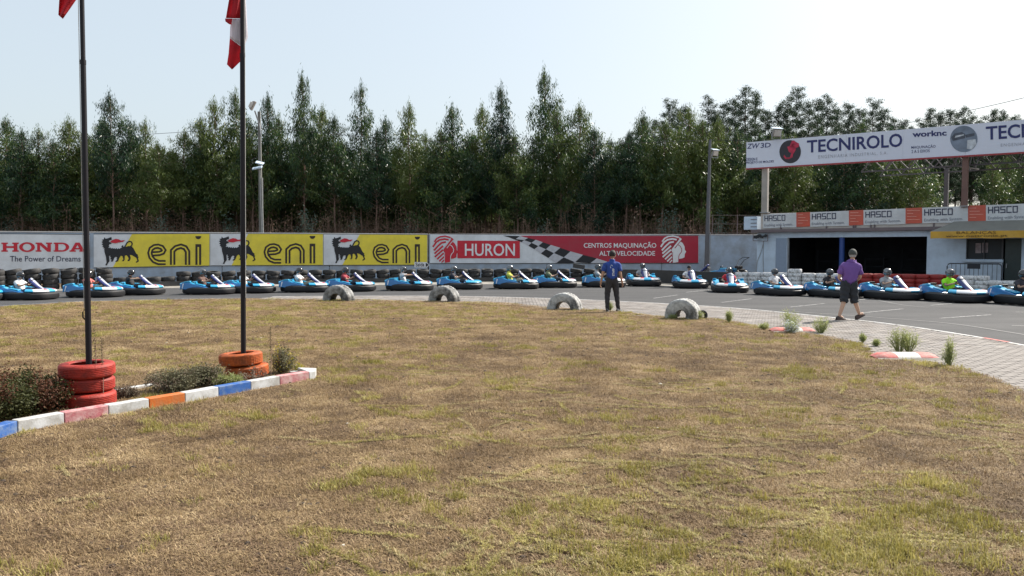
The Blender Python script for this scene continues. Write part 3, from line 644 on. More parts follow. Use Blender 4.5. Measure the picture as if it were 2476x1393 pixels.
for k in range(5):
    x0, x1, x2 = xs[2 * k], xs[2 * k + 1], xs[2 * k + 2] if 2 * k + 2 < len(xs) else 2548
    b0 = fac.P(x0, 540, .06); r = empty('parapet_banner', (b0.x, b0.y, b0.z), fac.rz, '%s white and orange-red company banner along the pit building parapet' % names[k], 'banner', 'white and orange-red banners on the parapet')
    mb = MB(); mb.grid([[loc(r, fac.P(x0 + (x1 - x0) * u / 6, (topy(x0 + (x1 - x0) * u / 6) * (1 - v / 2) + boty(x0 + (x1 - x0) * u / 6) * v / 2) + (.5 * math.sin(u * 1.3 + k) if v == 2 else 0), .06)) for u in range(7)] for v in range(3)]); mb.build('white_field', M_hw, r, recalc=False)
    mb = MB(); mb.grid([[loc(r, fac.P(x1 + (x2 - x1) * u / 3 - .5, topy(x1) * (1 - v) + boty(x1) * v + (topy(x2) - topy(x1)) * u / 3 - .6, .065)) for u in range(4)] for v in range(2)]); mb.build('red_field', M_org, r, recalc=False)
    w_ = x1 - x0; sc_ = w_ / 95.0; xl = x0 + 5 * sc_; xr = x0 + 62 * sc_ ; th = boty(x0) - topy(x0)
    mb = MB(); seg_letters(mb, fac, 'HASCO', ((xl, topy(xl) + th * .14, topy(xl) + th * .48), (xr, topy(xr) + th * .14, topy(xr) + th * .5)), .075, r, 2.0 * sc_); mb.build('lettering', M_pn, r, recalc=False)
    mb = MB(); a0, a1 = x0 + 4 * sc_, x0 + 84 * sc_
    text_px(mb, fac, 'Enabling with System.', None, .075, 0, r, .0, corners=[(a0, topy(a0) + th * .70), (a1, topy(a1) + th * .70), (a1, topy(a1) + th * .94), (a0, topy(a0) + th * .94)]); mb.build('slogan', pm('print_faded_navy', (.16, .17, .22), .6), r, recalc=False)
    mb = MB()
    for j in range(4):
        xa = x1 + 3; xb = x1 + (x2 - x1) * (.45 + .2 * ((j * 7 + k) % 3)); yy = topy(x1) + th * (.14 + .2 * j)
        stroke_px(mb, fac, [(xa, yy), (xb, yy - .3)], 1.1, .075, 0, r)
    mb.build('small_print', pm('print_pale_orange', (.72, .35, .28), .6), r, recalc=False)
# awning
aw = empty('awning', tuple(fac.W(S(2250)[0], 0)), fac.rz, 'grey awning with yellow lettered valance over the ticket window', 'awning')
s0 = fac.S(2250, 560, 1.3)[0]; zvt = fac.S(2250, 560, 1.3)[1]; zvb = fac.S(2250, 577, 1.3)[1]
la = lambda s_, y_, z_: loc(aw, fac.W(s_, z_, y_))
sE = END - .5; st = S(2250 + 60, 540)[0]
mb = MB(); mb.grid([[la(st + (sE - st) * u, 0.02, ZE + .42) for u in (0, .5, 1)], [la(s0 + (sE - s0) * u, 1.3, zvt) for u in (0, .5, 1)]]); mb.add([la(st, .02, ZE + .42), la(s0, 1.3, zvt), la(st, 0.02, zvt)], [(0, 1, 2)]); mb.build('canopy', pm('grey_awning_cloth', (0.20, 0.20, 0.18), .85, .1, 2), aw)
M_val = cloth('yellow_valance', (0.60, 0.34, 0.03))
rows = []
for z in (zvt, zvb):
    rows.append([la(s0 + (sE - s0) * u / 40, 1.3 + .02 * math.sin(u * 1.7) * (z == zvb), z + (.015 * math.sin(u * 1.1) if z == zvb else 0)) for u in range(41)])
mb = MB(); mb.grid(rows); mb.build('valance', M_val, aw, recalc=False)
mb = MB()
yy = lambda x, f: (560 + (x - 2250) * -.010) * (1 - f) + (577 + (x - 2250) * -.010) * f
text_px(mb, fac, 'BALANÇAS', None, 1.33, 0, aw, .0, corners=[(2313, yy(2313, .02)), (2408, yy(2408, .02)), (2408, yy(2408, .52)), (2313, yy(2313, .46))])
text_px(mb, fac, 'www.nettronix.pt', None, 1.33, 0, aw, .012, corners=[(2286, yy(2286, .55)), (2436, yy(2436, .52)), (2436, yy(2436, .92)), (2286, yy(2286, .9))])
mb.build('lettering', pm('valance_print', (.12, .06, .01), .6), aw, recalc=False)
mb = MB()
for u in (0.05, .5, .95): mb.tube([la(s0 + (sE - s0) * u, .0, ZE - .1), la(s0 + (sE - s0) * u, 1.28, zvt - .02)], .02, 6)
mb.build('arm', M_steel, aw)
# bracket with small rotor lamp on the wall, cables
wl = fac.P(1836, 572, .2); rt = empty('wall_bracket', (wl.x, wl.y, 0), fac.rz, 'dark wall fitting in thin steel frame at the left corner of the pit building', 'bracket')
L2 = lambda x, y, off: loc(rt, fac.P(x, y, off))
mb = MB(); 
for a, b_ in (((1821, 562), (1821, 582)), ((1821, 582), (1856, 583)), ((1856, 583), (1857, 562))): mb.tube([L2(*a, .25), L2(*b_, .25)], .018, 6)
mb.build('frame', M_eave, rt)
mb = MB(); 
for k in range(9): mb.box(L2(1826 + k * 3.4 + rnd.uniform(-1, 1), 572 + rnd.uniform(-3.5, 3), .22), (.12, .1, .1 + rnd.uniform(0, .08)), Matrix.Rotation(k, 3, 'Y'))
mb.build('fitting', M_pk, rt, bevel=.01)
for pts in ([(1847, 583), (1840, 610), (1831, 632), (1828, 660)], [(1846, 583), (1845, 620), (1846, 660)]):
    mb = MB(); mb.tube([L2(x, y, .02) for x, y in pts], .016, 6); mb.build('cable', M_steel, rt)
# crowd barrier
cb0 = fac.P(2289, 690, 1.2)
cb = empty('crowd_barrier', (cb0.x, cb0.y, 0), fac.rz, 'grey metal crowd control barrier standing below the ticket window', 'barrier')
sL = s_px(2289, 1.2); sR = s_px(2421, 1.2); zT = fac.S(2289, 637, 1.2)[1]; Lb = sR - sL
mb = MB(); mb.tube([(0, 0, .12), (0, 0, zT - .12), (.04, 0, zT - .04), (.12, 0, zT), (Lb - .12, 0, zT), (Lb - .04, 0, zT - .04), (Lb, 0, zT - .12), (Lb, 0, .12)], .025, 8); mb.tube([(0, 0, .2), (Lb, 0, .2)], .018, 6); M_cbar = pm('dark_barrier_steel', (.035, .04, .05), .6); mb.build('frame', M_cbar, cb)
bar = MB().tube([(0, 0, .2), (0, 0, zT - .02)], .011, 6).mesh('rail_bar', M_cbar)
nb = 12
for k in range(1, nb): link('bar', bar, cb, (Lb * k / nb, 0, 0))
mb = MB(); mb.box((Lb * .50, -.03, zT - .12), (Lb * .24, .015, .22)); mb.build('plate', M_pk, cb)
for x in (.15, Lb - .15): mb = MB(); mb.box((x, 0, .07), (.05, .5, .05)); mb.box((x, 0, .11), (.04, .04, .1)); mb.build('foot', M_steel, cb)

# ------------------------------------------------------------------ overhead sign with truss canopy
M_sign = pm('billboard_white', (0.66, 0.69, 0.80), 0.5, 0.03, 1.0, 0.15, 3.0)
M_navy = pm('sign_navy', (0.018, 0.025, 0.13), 0.5, .05); M_sgrey = pm('sign_grey_print', (.30, .31, .36), .5, .05)
off = .35
sbase = fac.P(1805, 400, off); sgn = empty('billboard', (sbase.x, sbase.y, 3.8), fac.rz, 'long white overhead billboard with navy lettering and two round pictures above the pit building', 'billboard')
sl = fac.S(1805, 344, off)[0]; zt0 = fac.S(1805, 344.5, off)[1]; zb_ = fac.S(1805, 407, off)[1]; SE = 21.0
zt1 = fac.S(2476, 289.4, off)[1]; zb1_ = fac.S(2476, 367, off)[1]
print('sign', zt0, zt1, zb_, zb1_)
lp = lambda s_, z_, o_: loc(sgn, fac.W(s_, z_, o_))
sr = fac.S(2476, 300, off)[0]; slope_t = (zt1 - zt0) / (sr - sl); slope_b = (zb1_ - zb_) / (sr - sl)
n = 8
for k in range(n):                        # boards side by side
    a = sl + (SE - sl) * k / n; b_ = sl + (SE - sl) * (k + 1) / n - .008; mb = MB()
    v = [lp(s_, z_, o_) for o_ in (off, off - .06) for s_, z_ in ((a, zb_ + slope_b * (a - sl)), (b_, zb_ + slope_b * (b_ - sl)), (b_, zt0 + slope_t * (b_ - sl)), (a, zt0 + slope_t * (a - sl)))]
    mb.add(v, [(0, 1, 2, 3), (7, 6, 5, 4), (0, 4, 5, 1), (1, 5, 6, 2), (2, 6, 7, 3), (3, 7, 4, 0)]); mb.build('panel', M_sign, sgn)
mb = MB(); mb.bar(lp(sl, zb_ - .04, off - .02), lp(SE, zb_ - .04 + slope_b * (SE - sl), off - .02), .09, .07); mb.build('red_trim', pm('red_trim', (.32, .03, .04), .5), sgn)
T = lambda mb, s_, c, bold=.0, sp=1.0, sh=0: text_px(mb, fac, s_, None, off + .012, 0, sgn, bold, sp, corners=c, shear=sh)
def quad(x0, yt, x1, h, sl_=-.078): return [(x0, yt), (x1, yt + sl_ * (x1 - x0)), (x1, yt + sl_ * (x1 - x0) + h * 1.03), (x0, yt + h)]
mb = MB()
T(mb, 'ZW', [(1806, 348), (1837, 346), (1836, 358.5), (1806, 360)], .012, sh=.2); T(mb, '3D', [(1840, 346), (1864, 345), (1863, 356), (1839, 358)], .012)
T(mb, 'DESIGN E', [(1804, 382.5), (1831.5, 381), (1831.5, 388), (1804, 389.5)], .01); T(mb, 'PROJETO DE MOLDES', [(1804, 391), (1871, 387.5), (1871, 394), (1804, 398)], .01)
T(mb, 'TECNIROLO', [(1951, 339.5), (2181.5, 322), (2182, 355), (1951, 370)], .02)
T(mb, 'worknc', [(2206, 318), (2288.5, 314), (2289, 328), (2206, 332)], .03)
T(mb, 'MAQUINAÇÃO', [(2203.5, 352), (2262, 349), (2262, 358.5), (2203.5, 361)], .004); T(mb, '2 A 5 EIXOS', [(2204, 363), (2248, 361), (2248, 368), (2204, 370.5)], .004)
T(mb, 'TECNIROLO', [(2383.5, 306), (2640, 286), (2642, 322), (2384, 339)], .02)
mb.build('lettering', M_navy, sgn, recalc=False)
mb = MB(); T(mb, 'ENGENHARIA INDUSTRIAL, S.A.', [(1979, 375.5), (2146, 366), (2146, 374), (1979, 385)], -.004, 1.3); T(mb, 'ENGENHARIA INDUSTRIAL, S.A.', [(2420, 347.5), (2610, 336), (2610, 345), (2420, 356)], -.004, 1.3); mb.build('small_lettering', M_sgrey, sgn, recalc=False)
def disc(cx, cy, rx, ry, mat, o_, name, n=32):
    mb = MB(); poly_px(mb, fac, [(cx + rx * math.cos(2 * math.pi * k / n), cy + ry * math.sin(2 * math.pi * k / n)) for k in range(n)], o_, 0, sgn); return mb.build(name, mat, sgn, recalc=False)
disc(1910.5, 367, 26, 28, pm('disc_black', (.02, .018, .028), .4), off + .012, 'round_picture')
mb = MB(); zz = lambda X, Y: (1660 + X / 4.644, 260 + Y / 4.644)
for pts in ([(1185, 370), (1215, 372), (1195, 440), (1150, 450)], [(1215, 378), (1262, 405), (1262, 440), (1200, 470), (1170, 440)], [(1130, 440), (1200, 430), (1230, 470), (1200, 520), (1150, 500)], [(1095, 530), (1120, 560), (1160, 560), (1180, 500), (1200, 510), (1190, 560), (1150, 580), (1110, 580), (1090, 555)]):
    poly_px(mb, fac, [zz(*p) for p in pts], off + .02, 0, sgn)
mb.build('red_tool_picture', pm('disc_red', (.45, .02, .06), .5, .35, 4), sgn, recalc=False)
disc(2330.5, 336, 33, 32, pm('disc_grey', (.17, .21, .28), .4, .5, .9), off + .012, 'round_picture')
zz = lambda X, Y: (2060 + X / 4.353, 240 + Y / 4.353)
mb = MB()
for pts in ([(1045, 400), (1080, 360), (1160, 345), (1190, 365), (1190, 410), (1060, 440)], [(1190, 375), (1290, 355), (1290, 385), (1200, 405)]): poly_px(mb, fac, [zz(*p) for p in pts], off + .02, 0, sgn)
mb.build('dark_tool_picture', pm('disc_dark', (.06, .07, .1), .3, .4, 5), sgn, recalc=False)
mb = MB(); poly_px(mb, fac, [zz(*p) for p in [(1215, 430), (1300, 420), (1310, 470), (1260, 530), (1210, 520)]], off + .02, 0, sgn); poly_px(mb, fac, [zz(*p) for p in [(1090, 385), (1180, 368), (1180, 380), (1080, 408)]], off + .028, 0, sgn); mb.build('bright_tool_picture', pm('disc_light', (.5, .53, .58), .3, .3, 5), sgn, recalc=False)
# two columns
M_col = pm('concrete_column', (.36, .33, .30), .9, .15, 2, .2)
def column(px0, px1, mat, label, o_=.18):
    a, b_ = s_px(px0, o_), s_px(px1, o_); c = fac.W((a + b_) / 2, 3.86, o_); e = empty('column', tuple(c), fac.rz, label, 'column')
    mb = MB(); mb.box((0, 0, 1.3), (b_ - a, .22, 2.75)); mb.build('shaft', mat, e, bevel=.02); mb = MB(); mb.box((0, 0, -.02), (b_ - a + .12, .3, .04)); mb.build('base_plate', M_steel, e)
column(1841, 1855, M_col, 'pale concrete column carrying the left end of the billboard', .1); column(2322, 2336, pm('brown_column', (.17, .10, .085), .8, .12, 2), 'brown column under the billboard between parapet and truss', .1)
# truss canopy behind the sign
M_tr = pm('dark_truss_steel', (.055, .05, .055), .6, .15, 3)
tc = empty('truss_canopy', tuple(fac.W(3.5, 3.8)), fac.rz, 'dark steel lattice truss roof behind and below the billboard', 'roof canopy')
lt = lambda s_, y_, z_: loc(tc, fac.W(s_, z_, -y_))
mb = MB()
r0 = 3.6
for k in range(70):
    pass
rows = []
for k in range(120):
    s_ = 9.5 + (20.5 - 9.5) * k / 119; rows.append([lt(s_, -.2, 6.52 + .03 * (k % 4 in (0, 1))), lt(s_, 6.0, 6.95 + .03 * (k % 4 in (0, 1)))])
mb.grid(rows); mb.build('corrugated_roof', pm('grey_corrugated_sheet', (.30, .29, .28), .6, .1, 1), tc, recalc=False)
for y_, zt_, zbt, sA, sB in ((0.25, 6.35, 5.75, 5.4, 20.5), (5.6, 6.75, 5.95, 4.6, 20.5)):
    mb = MB(); mb.bar(lt(sA, y_, zt_), lt(sB, y_, zt_), .08); mb.build('top_chord', M_tr, tc); mb = MB(); mb.bar(lt(sA, y_, zbt), lt(sB, y_, zbt), .07); mb.build('bottom_chord', M_tr, tc)
    nn = int((sB - sA) / .55); 
    for k in range(nn):
        a = sA + (sB - sA) * k / nn; b_ = sA + (sB - sA) * (k + 1) / nn; mb = MB(); z0, z1 = (zt_, zbt) if k % 2 else (zbt, zt_); mb.bar(lt(a, y_, z0), lt(b_, y_, z1), .045); mb.build('diagonal', M_tr, tc)
for s_ in (9.5, 12.2, 14.9, 17.6, 20.2):
    mb = MB(); mb.bar(lt(s_, .25, 6.4), lt(s_, 5.6, 6.8), .07); mb.bar(lt(s_, .25, 5.8), lt(s_, 5.6, 6.0), .06); mb.build('rafter', M_tr, tc)
    for k in range(8):
        y0 = .25 + 5.35 * k / 8; y1 = y0 + 5.35 / 8; mb = MB(); za, zb2 = (5.8 + .2 * k / 8, 6.4 + .4 * (k + 1) / 8) if k % 2 else (6.4 + .4 * k / 8, 5.8 + .2 * (k + 1) / 8); mb.bar(lt(s_, y0, za), lt(s_, y1, zb2), .04); mb.build('diagonal', M_tr, tc)
for s_ in (8.0, 14.0, 20.0): mb = MB(); mb.box(lt(s_, 5.6, 4.9), (.2, .2, 2.5)); mb.build('rear_post', M_tr, tc)

# ------------------------------------------------------------------ poles, lamps, wires
M_cpole = pm('concrete_pole', (.17, .17, .16), .9, .12, 2, .2); M_dpole = pm('dark_pole_paint', (.10, .105, .12), .6, .12, 2); M_lum = pm('luminaire_casing', (.30, .27, .25), .5, .1, 3, metal=.3); M_lens = pm('lamp_lens', (.55, .52, .48), .2, .1, 4)
def floodlight(p, yaw, label, cat='floodlight', s=1.0):
    e = empty('floodlight', tuple(p), yaw, label, cat); R = Matrix.Rotation(.35, 3, 'X')
    mb = MB(); mb.box((0, 0, 0), (.42 * s, .16 * s, .36 * s), R, taper=.9); mb.build('housing', M_lum, e, bevel=.02); mb = MB(); mb.box(R @ Vector((0, -.085 * s, 0)), (.36 * s, .012, .28 * s), R); mb.build('lens', M_lens, e)
    mb = MB(); mb.box((0, -.03, .21 * s), (.52 * s, .3 * s, .02), R); mb.build('visor', M_bwall, e); mb = MB(); mb.bar((-.24 * s, 0, 0), (-.24 * s, .02, -.3 * s), .03); mb.bar((.24 * s, 0, 0), (.24 * s, .02, -.3 * s), .03); mb.bar((-.24 * s, .02, -.3 * s), (.24 * s, .02, -.3 * s), .03); mb.build('yoke', M_steel, e); return e
DL = 51.5; b0 = at(632, 600, DL); t0 = at(628.5, 306, DL)
lpst = empty('lamp_post', (b0.x, b0.y, 0), 0, 'tall concrete lamp post with angled street lamp rising behind the middle yellow banner', 'lamp post')
rel = lambda x, y, dy=0: at(x, y, DL + dy) - Vector((b0.x, b0.y, 0))
mb = MB(); mb.box(rel(630.5, 600) * .5 + rel(628.5, 306) * .5 - Vector((0, 0, .9)), (.24, .2, t0.z + 1.9 - .1), None, 0, .72); mb.build('shaft', M_cpole, lpst, bevel=.02)
mb = MB(); mb.tube([rel(634, 430, -.2), rel(634.5, 500, -.2), rel(636, 566, -.2), rel(636, 610, -.2)], .045, 8); mb.tube([rel(628, 411, -.25), rel(631, 500, -.25), rel(633.5, 566, -.25)], .03, 6); mb.build('conduit', pm('pale_conduit', (.34, .34, .33), .5), lpst)
mb = MB(); mb.tube([rel(631, 330, -.15), rel(628, 305, -.15), rel(622, 286, -.3), rel(616, 268, -.6)], .045, 8); mb.build('arm', M_steel, lpst)
mb = MB(); c = rel(610.5, 255, -.75); R = Matrix.Rotation(math.radians(-62), 3, 'Y')
mb.box(c, (.66, .34, .2), R, taper=.75); ar = mb.build('lamp_head', M_lum, lpst, bevel=.05); mb = MB(); mb.box(c + Vector((-.05, -.16, .02)), (.36, .06, .2), R); mb.build('lens', M_lens, ar, bevel=.02)
for (x, y, k) in ((628, 394, 0), (622, 406, 1)):
    mb = MB(); R = Matrix.Rotation(.25 if k == 0 else -.2, 3, 'Y') @ Matrix.Rotation(.5, 3, 'X'); mb.box(rel(x, y, -.45), (.5 if k == 0 else .62, .3, .07), R); mb.bar(rel(x, y, -.45), rel(630, y + 2, 0), .04); mb.build('speaker_panel', M_bwall, lpst, bevel=.01)
DD = 50.6; d0 = at(1708.5, 600, DD); top = at(1717, 338, DD)
dp = empty('steel_pole', (d0.x, d0.y, 0), 0, 'dark grey tapering pole leaning slightly right in front of the plain white wall', 'pole')
mb = MB(); mb.tube([(0, 0, 0), (top.x - d0.x, 0, top.z)], [.16, .085], 12); mb.build('shaft', M_dpole, dp, True); mb = MB(); mb.tube([(.17, -.05, 0), (.17 + .05, -.05, 2.9)], .025, 6); mb.build('conduit', M_steel, dp)
floodlight(at(1729, 370, DD - .3), .5, 'floodlight on the dark leaning pole at the right of the tree row')
floodlight(at(1878, 321, 42.6), .3, 'square floodlight standing on top of the billboard left end', s=1.15)
M_wire = pm('black_cable', (.03, .03, .03), .6)
def wire(a, b_, sag, label, r=.012, n=24):
    mb = MB(); pts = [a.lerp(b_, k / n) - Vector((0, 0, sag * 4 * (k / n) * (1 - k / n))) for k in range(n + 1)]; mb.tube(pts, r, 5, cap=False); return tag(mb.build('power_cable', M_wire), label, 'cable', 'overhead cables')
wire(at(-300, 345, 56), t0, .25, 'thin cable coming in from the left to the lamp post top', .014)
wire(t0, Vector((d0.x + (top.x - d0.x), DD, top.z)), .62, 'thin cable sagging in front of the trees from lamp post to dark pole', .014)
wire(Vector((top.x, DD, top.z)), at(2900, 120, 26), .9, 'thin cable crossing the billboard and rising to the upper right corner', .012)
# wire fence behind the wall at right
fn = empty('wire_fence', tuple(wallB.W(18.6, WT, -.4)), wallB.rz, 'thin wire fence above the plain white wall beside the dark pole', 'fence')
for k in range(4): mb = MB(); mb.tube([(k * 1.7, 0, -.3), (k * 1.7, 0, 1.35)], .018, 6); mb.build('post', M_eave, fn)
for z in (.15, .75, 1.32): mb = MB(); mb.tube([(-.4, 0, z), (5.3, 0, z)], .008, 5); mb.build('wire', M_eave, fn)

# ------------------------------------------------------------------ tyres
def tyre_mat(name, col, dirt=None, amt=.3, rough=.75, var=.15):
    return pm(name, col, rough, var, 5, .3, 45, dirt=dirt, dirt_amt=amt, dscale=9)
M_tb = tyre_mat('black_rubber', (.016, .016, .018), (.045, .042, .04), .35); M_tw = tyre_mat('white_painted_rubber', (.74, .74, .75), (.26, .25, .24), .2); M_tr2 = tyre_mat('red_painted_rubber', (.32, .018, .015), (.22, .03, .025), .3, .6)
M_to = tyre_mat('orange_painted_rubber', (.44, .085, .007), (.24, .055, .012), .3, .65); M_tred = tyre_mat('crimson_painted_rubber', (.34, .020, .009), (.19, .016, .010), .3, .65)
def tyre_profile(r, h, ri=.58, groove=True):
    p = [(r * ri, h * .12), (r * ri * 1.02, h * .03), (r * .80, 0), (r * .93, h * .04), (r * .99, h * .17)]
    if groove:
        for g in (.30, .5, .70): p += [(r, h * (g - .05)), (r * .965, h * (g - .035)), (r * .965, h * (g + .035)), (r, h * (g + .05))]
    p += [(r * .99, h * .83), (r * .93, h * .96), (r * .80, h), (r * ri * 1.02, h * .97), (r * ri, h * .88), (r * ri * 1.12, h * .8), (r * .84, h * .72), (r * .84, h * .28), (r * ri * 1.12, h * .2)]
    return p
def tyre_mesh(name, r, h, mat, seg=26, groove=True): return MB().lathe(tyre_profile(r, h, groove=groove), seg, closed=True).mesh(name, mat, True)
TB = tyre_mesh('black_tyre', .355, .23, M_tb, 20, False); TW = tyre_mesh('white_tyre', .318, .185, M_tw, 20, False); TR = tyre_mesh('red_tyre', .325, .19, M_tr2, 20, False)
LEV = {1: ['only'], 2: ['lower', 'upper'], 3: ['bottom', 'middle', 'top'], 4: ['bottom', 'second-lowest', 'second-highest', 'top'], 5: ['bottom', 'second-lowest', 'middle', 'second-highest', 'top']}
def stack(me, p, r, h, n, desc, group, lean=.0, jit=.03):
    for k in range(n):
        o = link('tyre', me, None, (p[0] + rnd.uniform(-jit, jit), p[1] + rnd.uniform(-jit, jit), .012 + k * h * 1.0), (rnd.uniform(-.02, .02) + lean * k, rnd.uniform(-.02, .02), rnd.uniform(0, 6)))
        tag(o, '%s tyre of %s' % (LEV[n][k], desc), 'tyre', group)
def place_along(line, step, start=0.0):
    L = [Vector(p) for p in line]; out = []; need = start
    for i in range(len(L) - 1):
        d = (L[i + 1] - L[i]); ln = d.length; pos = need
        while pos < ln: out.append(L[i] + d * pos / ln); pos += step
        need = pos - ln
    return out
tl = [G(*p).to_2d() + Vector((0, .42)) for p in [(-420, 722), (-200, 712), (0, 703), (250, 697), (450, 691), (600, 688.5), (800, 685), (1000, 682.5), (1200, 681), (1400, 680.5), (1490, 681)]]
cols = place_along(tl, .735); nb_ = 0; kk = 0
vis_first = True
for p in cols:
    px = CX + p.x / p.y * F
    n = 4 if px < 255 else (2 if px < 430 else 3)
    if px < -130: continue
    if px < -40: desc = 'a black stack outside the left margin'
    else: desc = 'the %s black tyre stack from the left along the banner wall' % ordw(kk); kk += 1
    if abs(px - 1420) < 20:
        n = 3
    hh = .23
    stack(TB, p, .355, hh, n, desc, 'black tyres of the barrier under the banners', lean=.06)
print('black columns', len(cols), kk)
M_belt = pm('rubber_belt', (.03, .03, .032), .55, .2, 4, .2, 20)
def belt(line, z0, z1, name, mat, label, cat, th=.03):
    mb = MB(); rows = []
    for p in line: rows.append([(p.x, p.y, z0), (p.x, p.y - .0, z1), (p.x, p.y + th, z1), (p.x, p.y + th, z0), (p.x, p.y, z0)])
    mb.grid(rows); return tag(mb.build(name, mat), label, cat)
bl = [G(*p).to_2d() for p in [(270, 697.5), (350, 695), (450, 692), (600, 689.5), (800, 686), (1000, 683.5), (1200, 682), (1400, 681.5), (1490, 682)]]
belt(smooth_line(bl), .02, .26, 'rubber_belt', M_belt, 'black rubber belt running along the foot of the black tyre barrier', 'belt')
bl = [G(*p).to_2d() for p in [(1480, 683), (1560, 684), (1640, 688), (1720, 692), (1780, 694)]]
belt(smooth_line(bl), .02, .72, 'rubber_belt', M_belt, 'tall black rubber belt between the black tyres and the white tyre stacks', 'belt', .2)
tl = [G(*p).to_2d() + Vector((.0, .4)) for p in [(1790, 698), (1860, 699.5), (2000, 703), (2040, 705)]]
# white stacks left, red stacks, white stacks right
hts = {4: 5}; k = 0
for px in (1798, 1829.5, 1861, 1894, 1928, 1962, 1996, 2030):
    p = G(px, 697.5 + (px - 1798) * .022); k += 1; n = 5 if k == 5 else 4
    stack(TW, (p.x, p.y + .35), .318, .185, n, 'the %s white stack in the left white group before the garage' % ordw(k - 1), 'white painted tyres in stacks left of the red ones', jit=.012)
k = 0
for px in (2066, 2101, 2136, 2171, 2205, 2239, 2275, 2311):
    p = G(px, 704.0 + (px - 2063) * .022); k += 1
    stack(TR, (p.x, p.y + .35), .325, .19, 4, 'the %s red stack from the left before the garage' % ordw(k - 1), 'red painted tyres in stacks before the garage', jit=.008)
k = 0
for px in (2347, 2384, 2420, 2457, 2496, 2536, 2578):
    p = G(px, 711 + (px - 2345) * .025); k += 1
    n = 4 if px < 2390 else 3 + (k % 2)
    stack(TW, (p.x, p.y + .35), .318, .185, 3 if px > 2400 else 4, 'the %s white stack in the right white group below the awning' % ordw(k - 1), 'white painted tyres in stacks right of the red ones', jit=.04)
bl = smooth_line([G(*p).to_2d() for p in [(1790, 699), (1900, 702), (2045, 706)]]); belt(bl, .02, .15, 'steel_rail', pm('pale_rail', (.42, .43, .45), .5, .1, metal=.2), 'pale low rail along the foot of the left white tyre stacks', 'rail', .06)
bl = smooth_line([G(*p).to_2d() for p in [(2050, 707), (2200, 711), (2320, 714.5)]]); belt(bl, .02, .15, 'steel_rail', pm('dull_red_rail', (.3, .04, .035), .5, .1), 'dull red low rail along the foot of the red tyre stacks', 'rail', .06)
bl = smooth_line([G(*p).to_2d() for p in [(2325, 715), (2450, 720), (2600, 727)]]); belt(bl, .02, .15, 'steel_rail', M_belt, 'black low rail along the foot of the right white tyre stacks', 'rail', .06)
# a black box propped on the barrier, spare kart panel and hand cart by the wall
c = G(1403, 681.5); mb = MB(); mb.box((0, 0, .12), (.66, .3, .24), Matrix.Rotation(.15, 3, 'Y')); r = mb.build('black_crate', M_belt, bevel=.02); r.location = (c.x - .05, c.y + .4, .74); tag(r, 'black box lying on top of the tyre barrier below the chequered strip', 'box')
# ------------------------------------------------------------------ half-buried lorry tyres
M_worn = pm('flaking_white_tyre_paint', (.50, .50, .49), .85, .15, 4, .5, 40, dirt=(.07, .067, .063), dirt_amt=.35, dscale=2.2)
M_worn2 = pm('grey_worn_tyre_paint', (.34, .34, .335), .85, .2, 4, .5, 40, dirt=(.06, .057, .053), dirt_amt=.45, dscale=2.6)
def lorry_tyre(px, py, R_, wdt, yaw, mat, label, bury=.12, q=.56):
    c = G(px, py, ZL); e = empty('half_buried_tyre', (c.x, c.y + wdt / 2, ZL), yaw, label, 'tyre', 'half-buried lorry tyres on the lawn edge')
    seg = 60; prof = [(R_ * q, -wdt * .36), (R_ * (q + .04), -wdt * .46), (R_ * .80, -wdt * .52), (R_ * .95, -wdt * .46), (R_ * 1.0, -wdt * .40), (R_ * 1.0, -wdt * .14), (R_ * .975, -wdt * .12), (R_ * .975, wdt * .12), (R_ * 1.0, wdt * .14), (R_, wdt * .40), (R_ * .95, wdt * .46), (R_ * .8, wdt * .52), (R_ * (q + .04), wdt * .46), (R_ * q, wdt * .36), (R_ * (q + .06), wdt * .3), (R_ * .86, wdt * .3), (R_ * .86, -wdt * .3), (R_ * (q + .06), -wdt * .3)]
    def mod(k, j, r):
        if j in (4, 5) and k % 3 == 0: return r * .975
        if j in (8, 9) and (k + 1) % 3 == 0: return r * .975
        return r
    mb = MB(); Rm = Matrix.Rotation(math.pi / 2, 3, 'X')
    mb.lathe(prof, seg, (0, 0, -bury), Rm, closed=True, a0=-.38, a1=math.pi + .38, mod=mod); mb.build('tyre_arch', mat, e, True)
lorry_tyre(815.5, 728.5, .56, .46, -.42, M_worn2, 'leftmost half-buried tyre arch, grey and worn, at the lawn edge', 0, .44)
lorry_tyre(1073, 730, .55, .46, -.48, M_worn2, 'second half-buried tyre arch from the left with speckled tread', 0, .44)
lorry_tyre(1366.5, 750, .51, .46, -.40, M_worn, 'third half-buried tyre arch, whitest, left of the man in the blue shirt', .0, .46)
lorry_tyre(1656, 773, .43, .50, -.50, M_worn, 'rightmost half-buried tyre arch, patchy white with thick tread, by the green weeds', -.10, .30)
c = G(1700, 771, ZL); tt = link('tyre', tyre_mesh('small_tyre', .13, .12, M_tb, 24), None, (c.x - .02, c.y + .1, ZL + .08), (1.35, .3, .2)); tag(tt, 'small black tyre leaning behind the rightmost half-buried tyre', 'tyre')

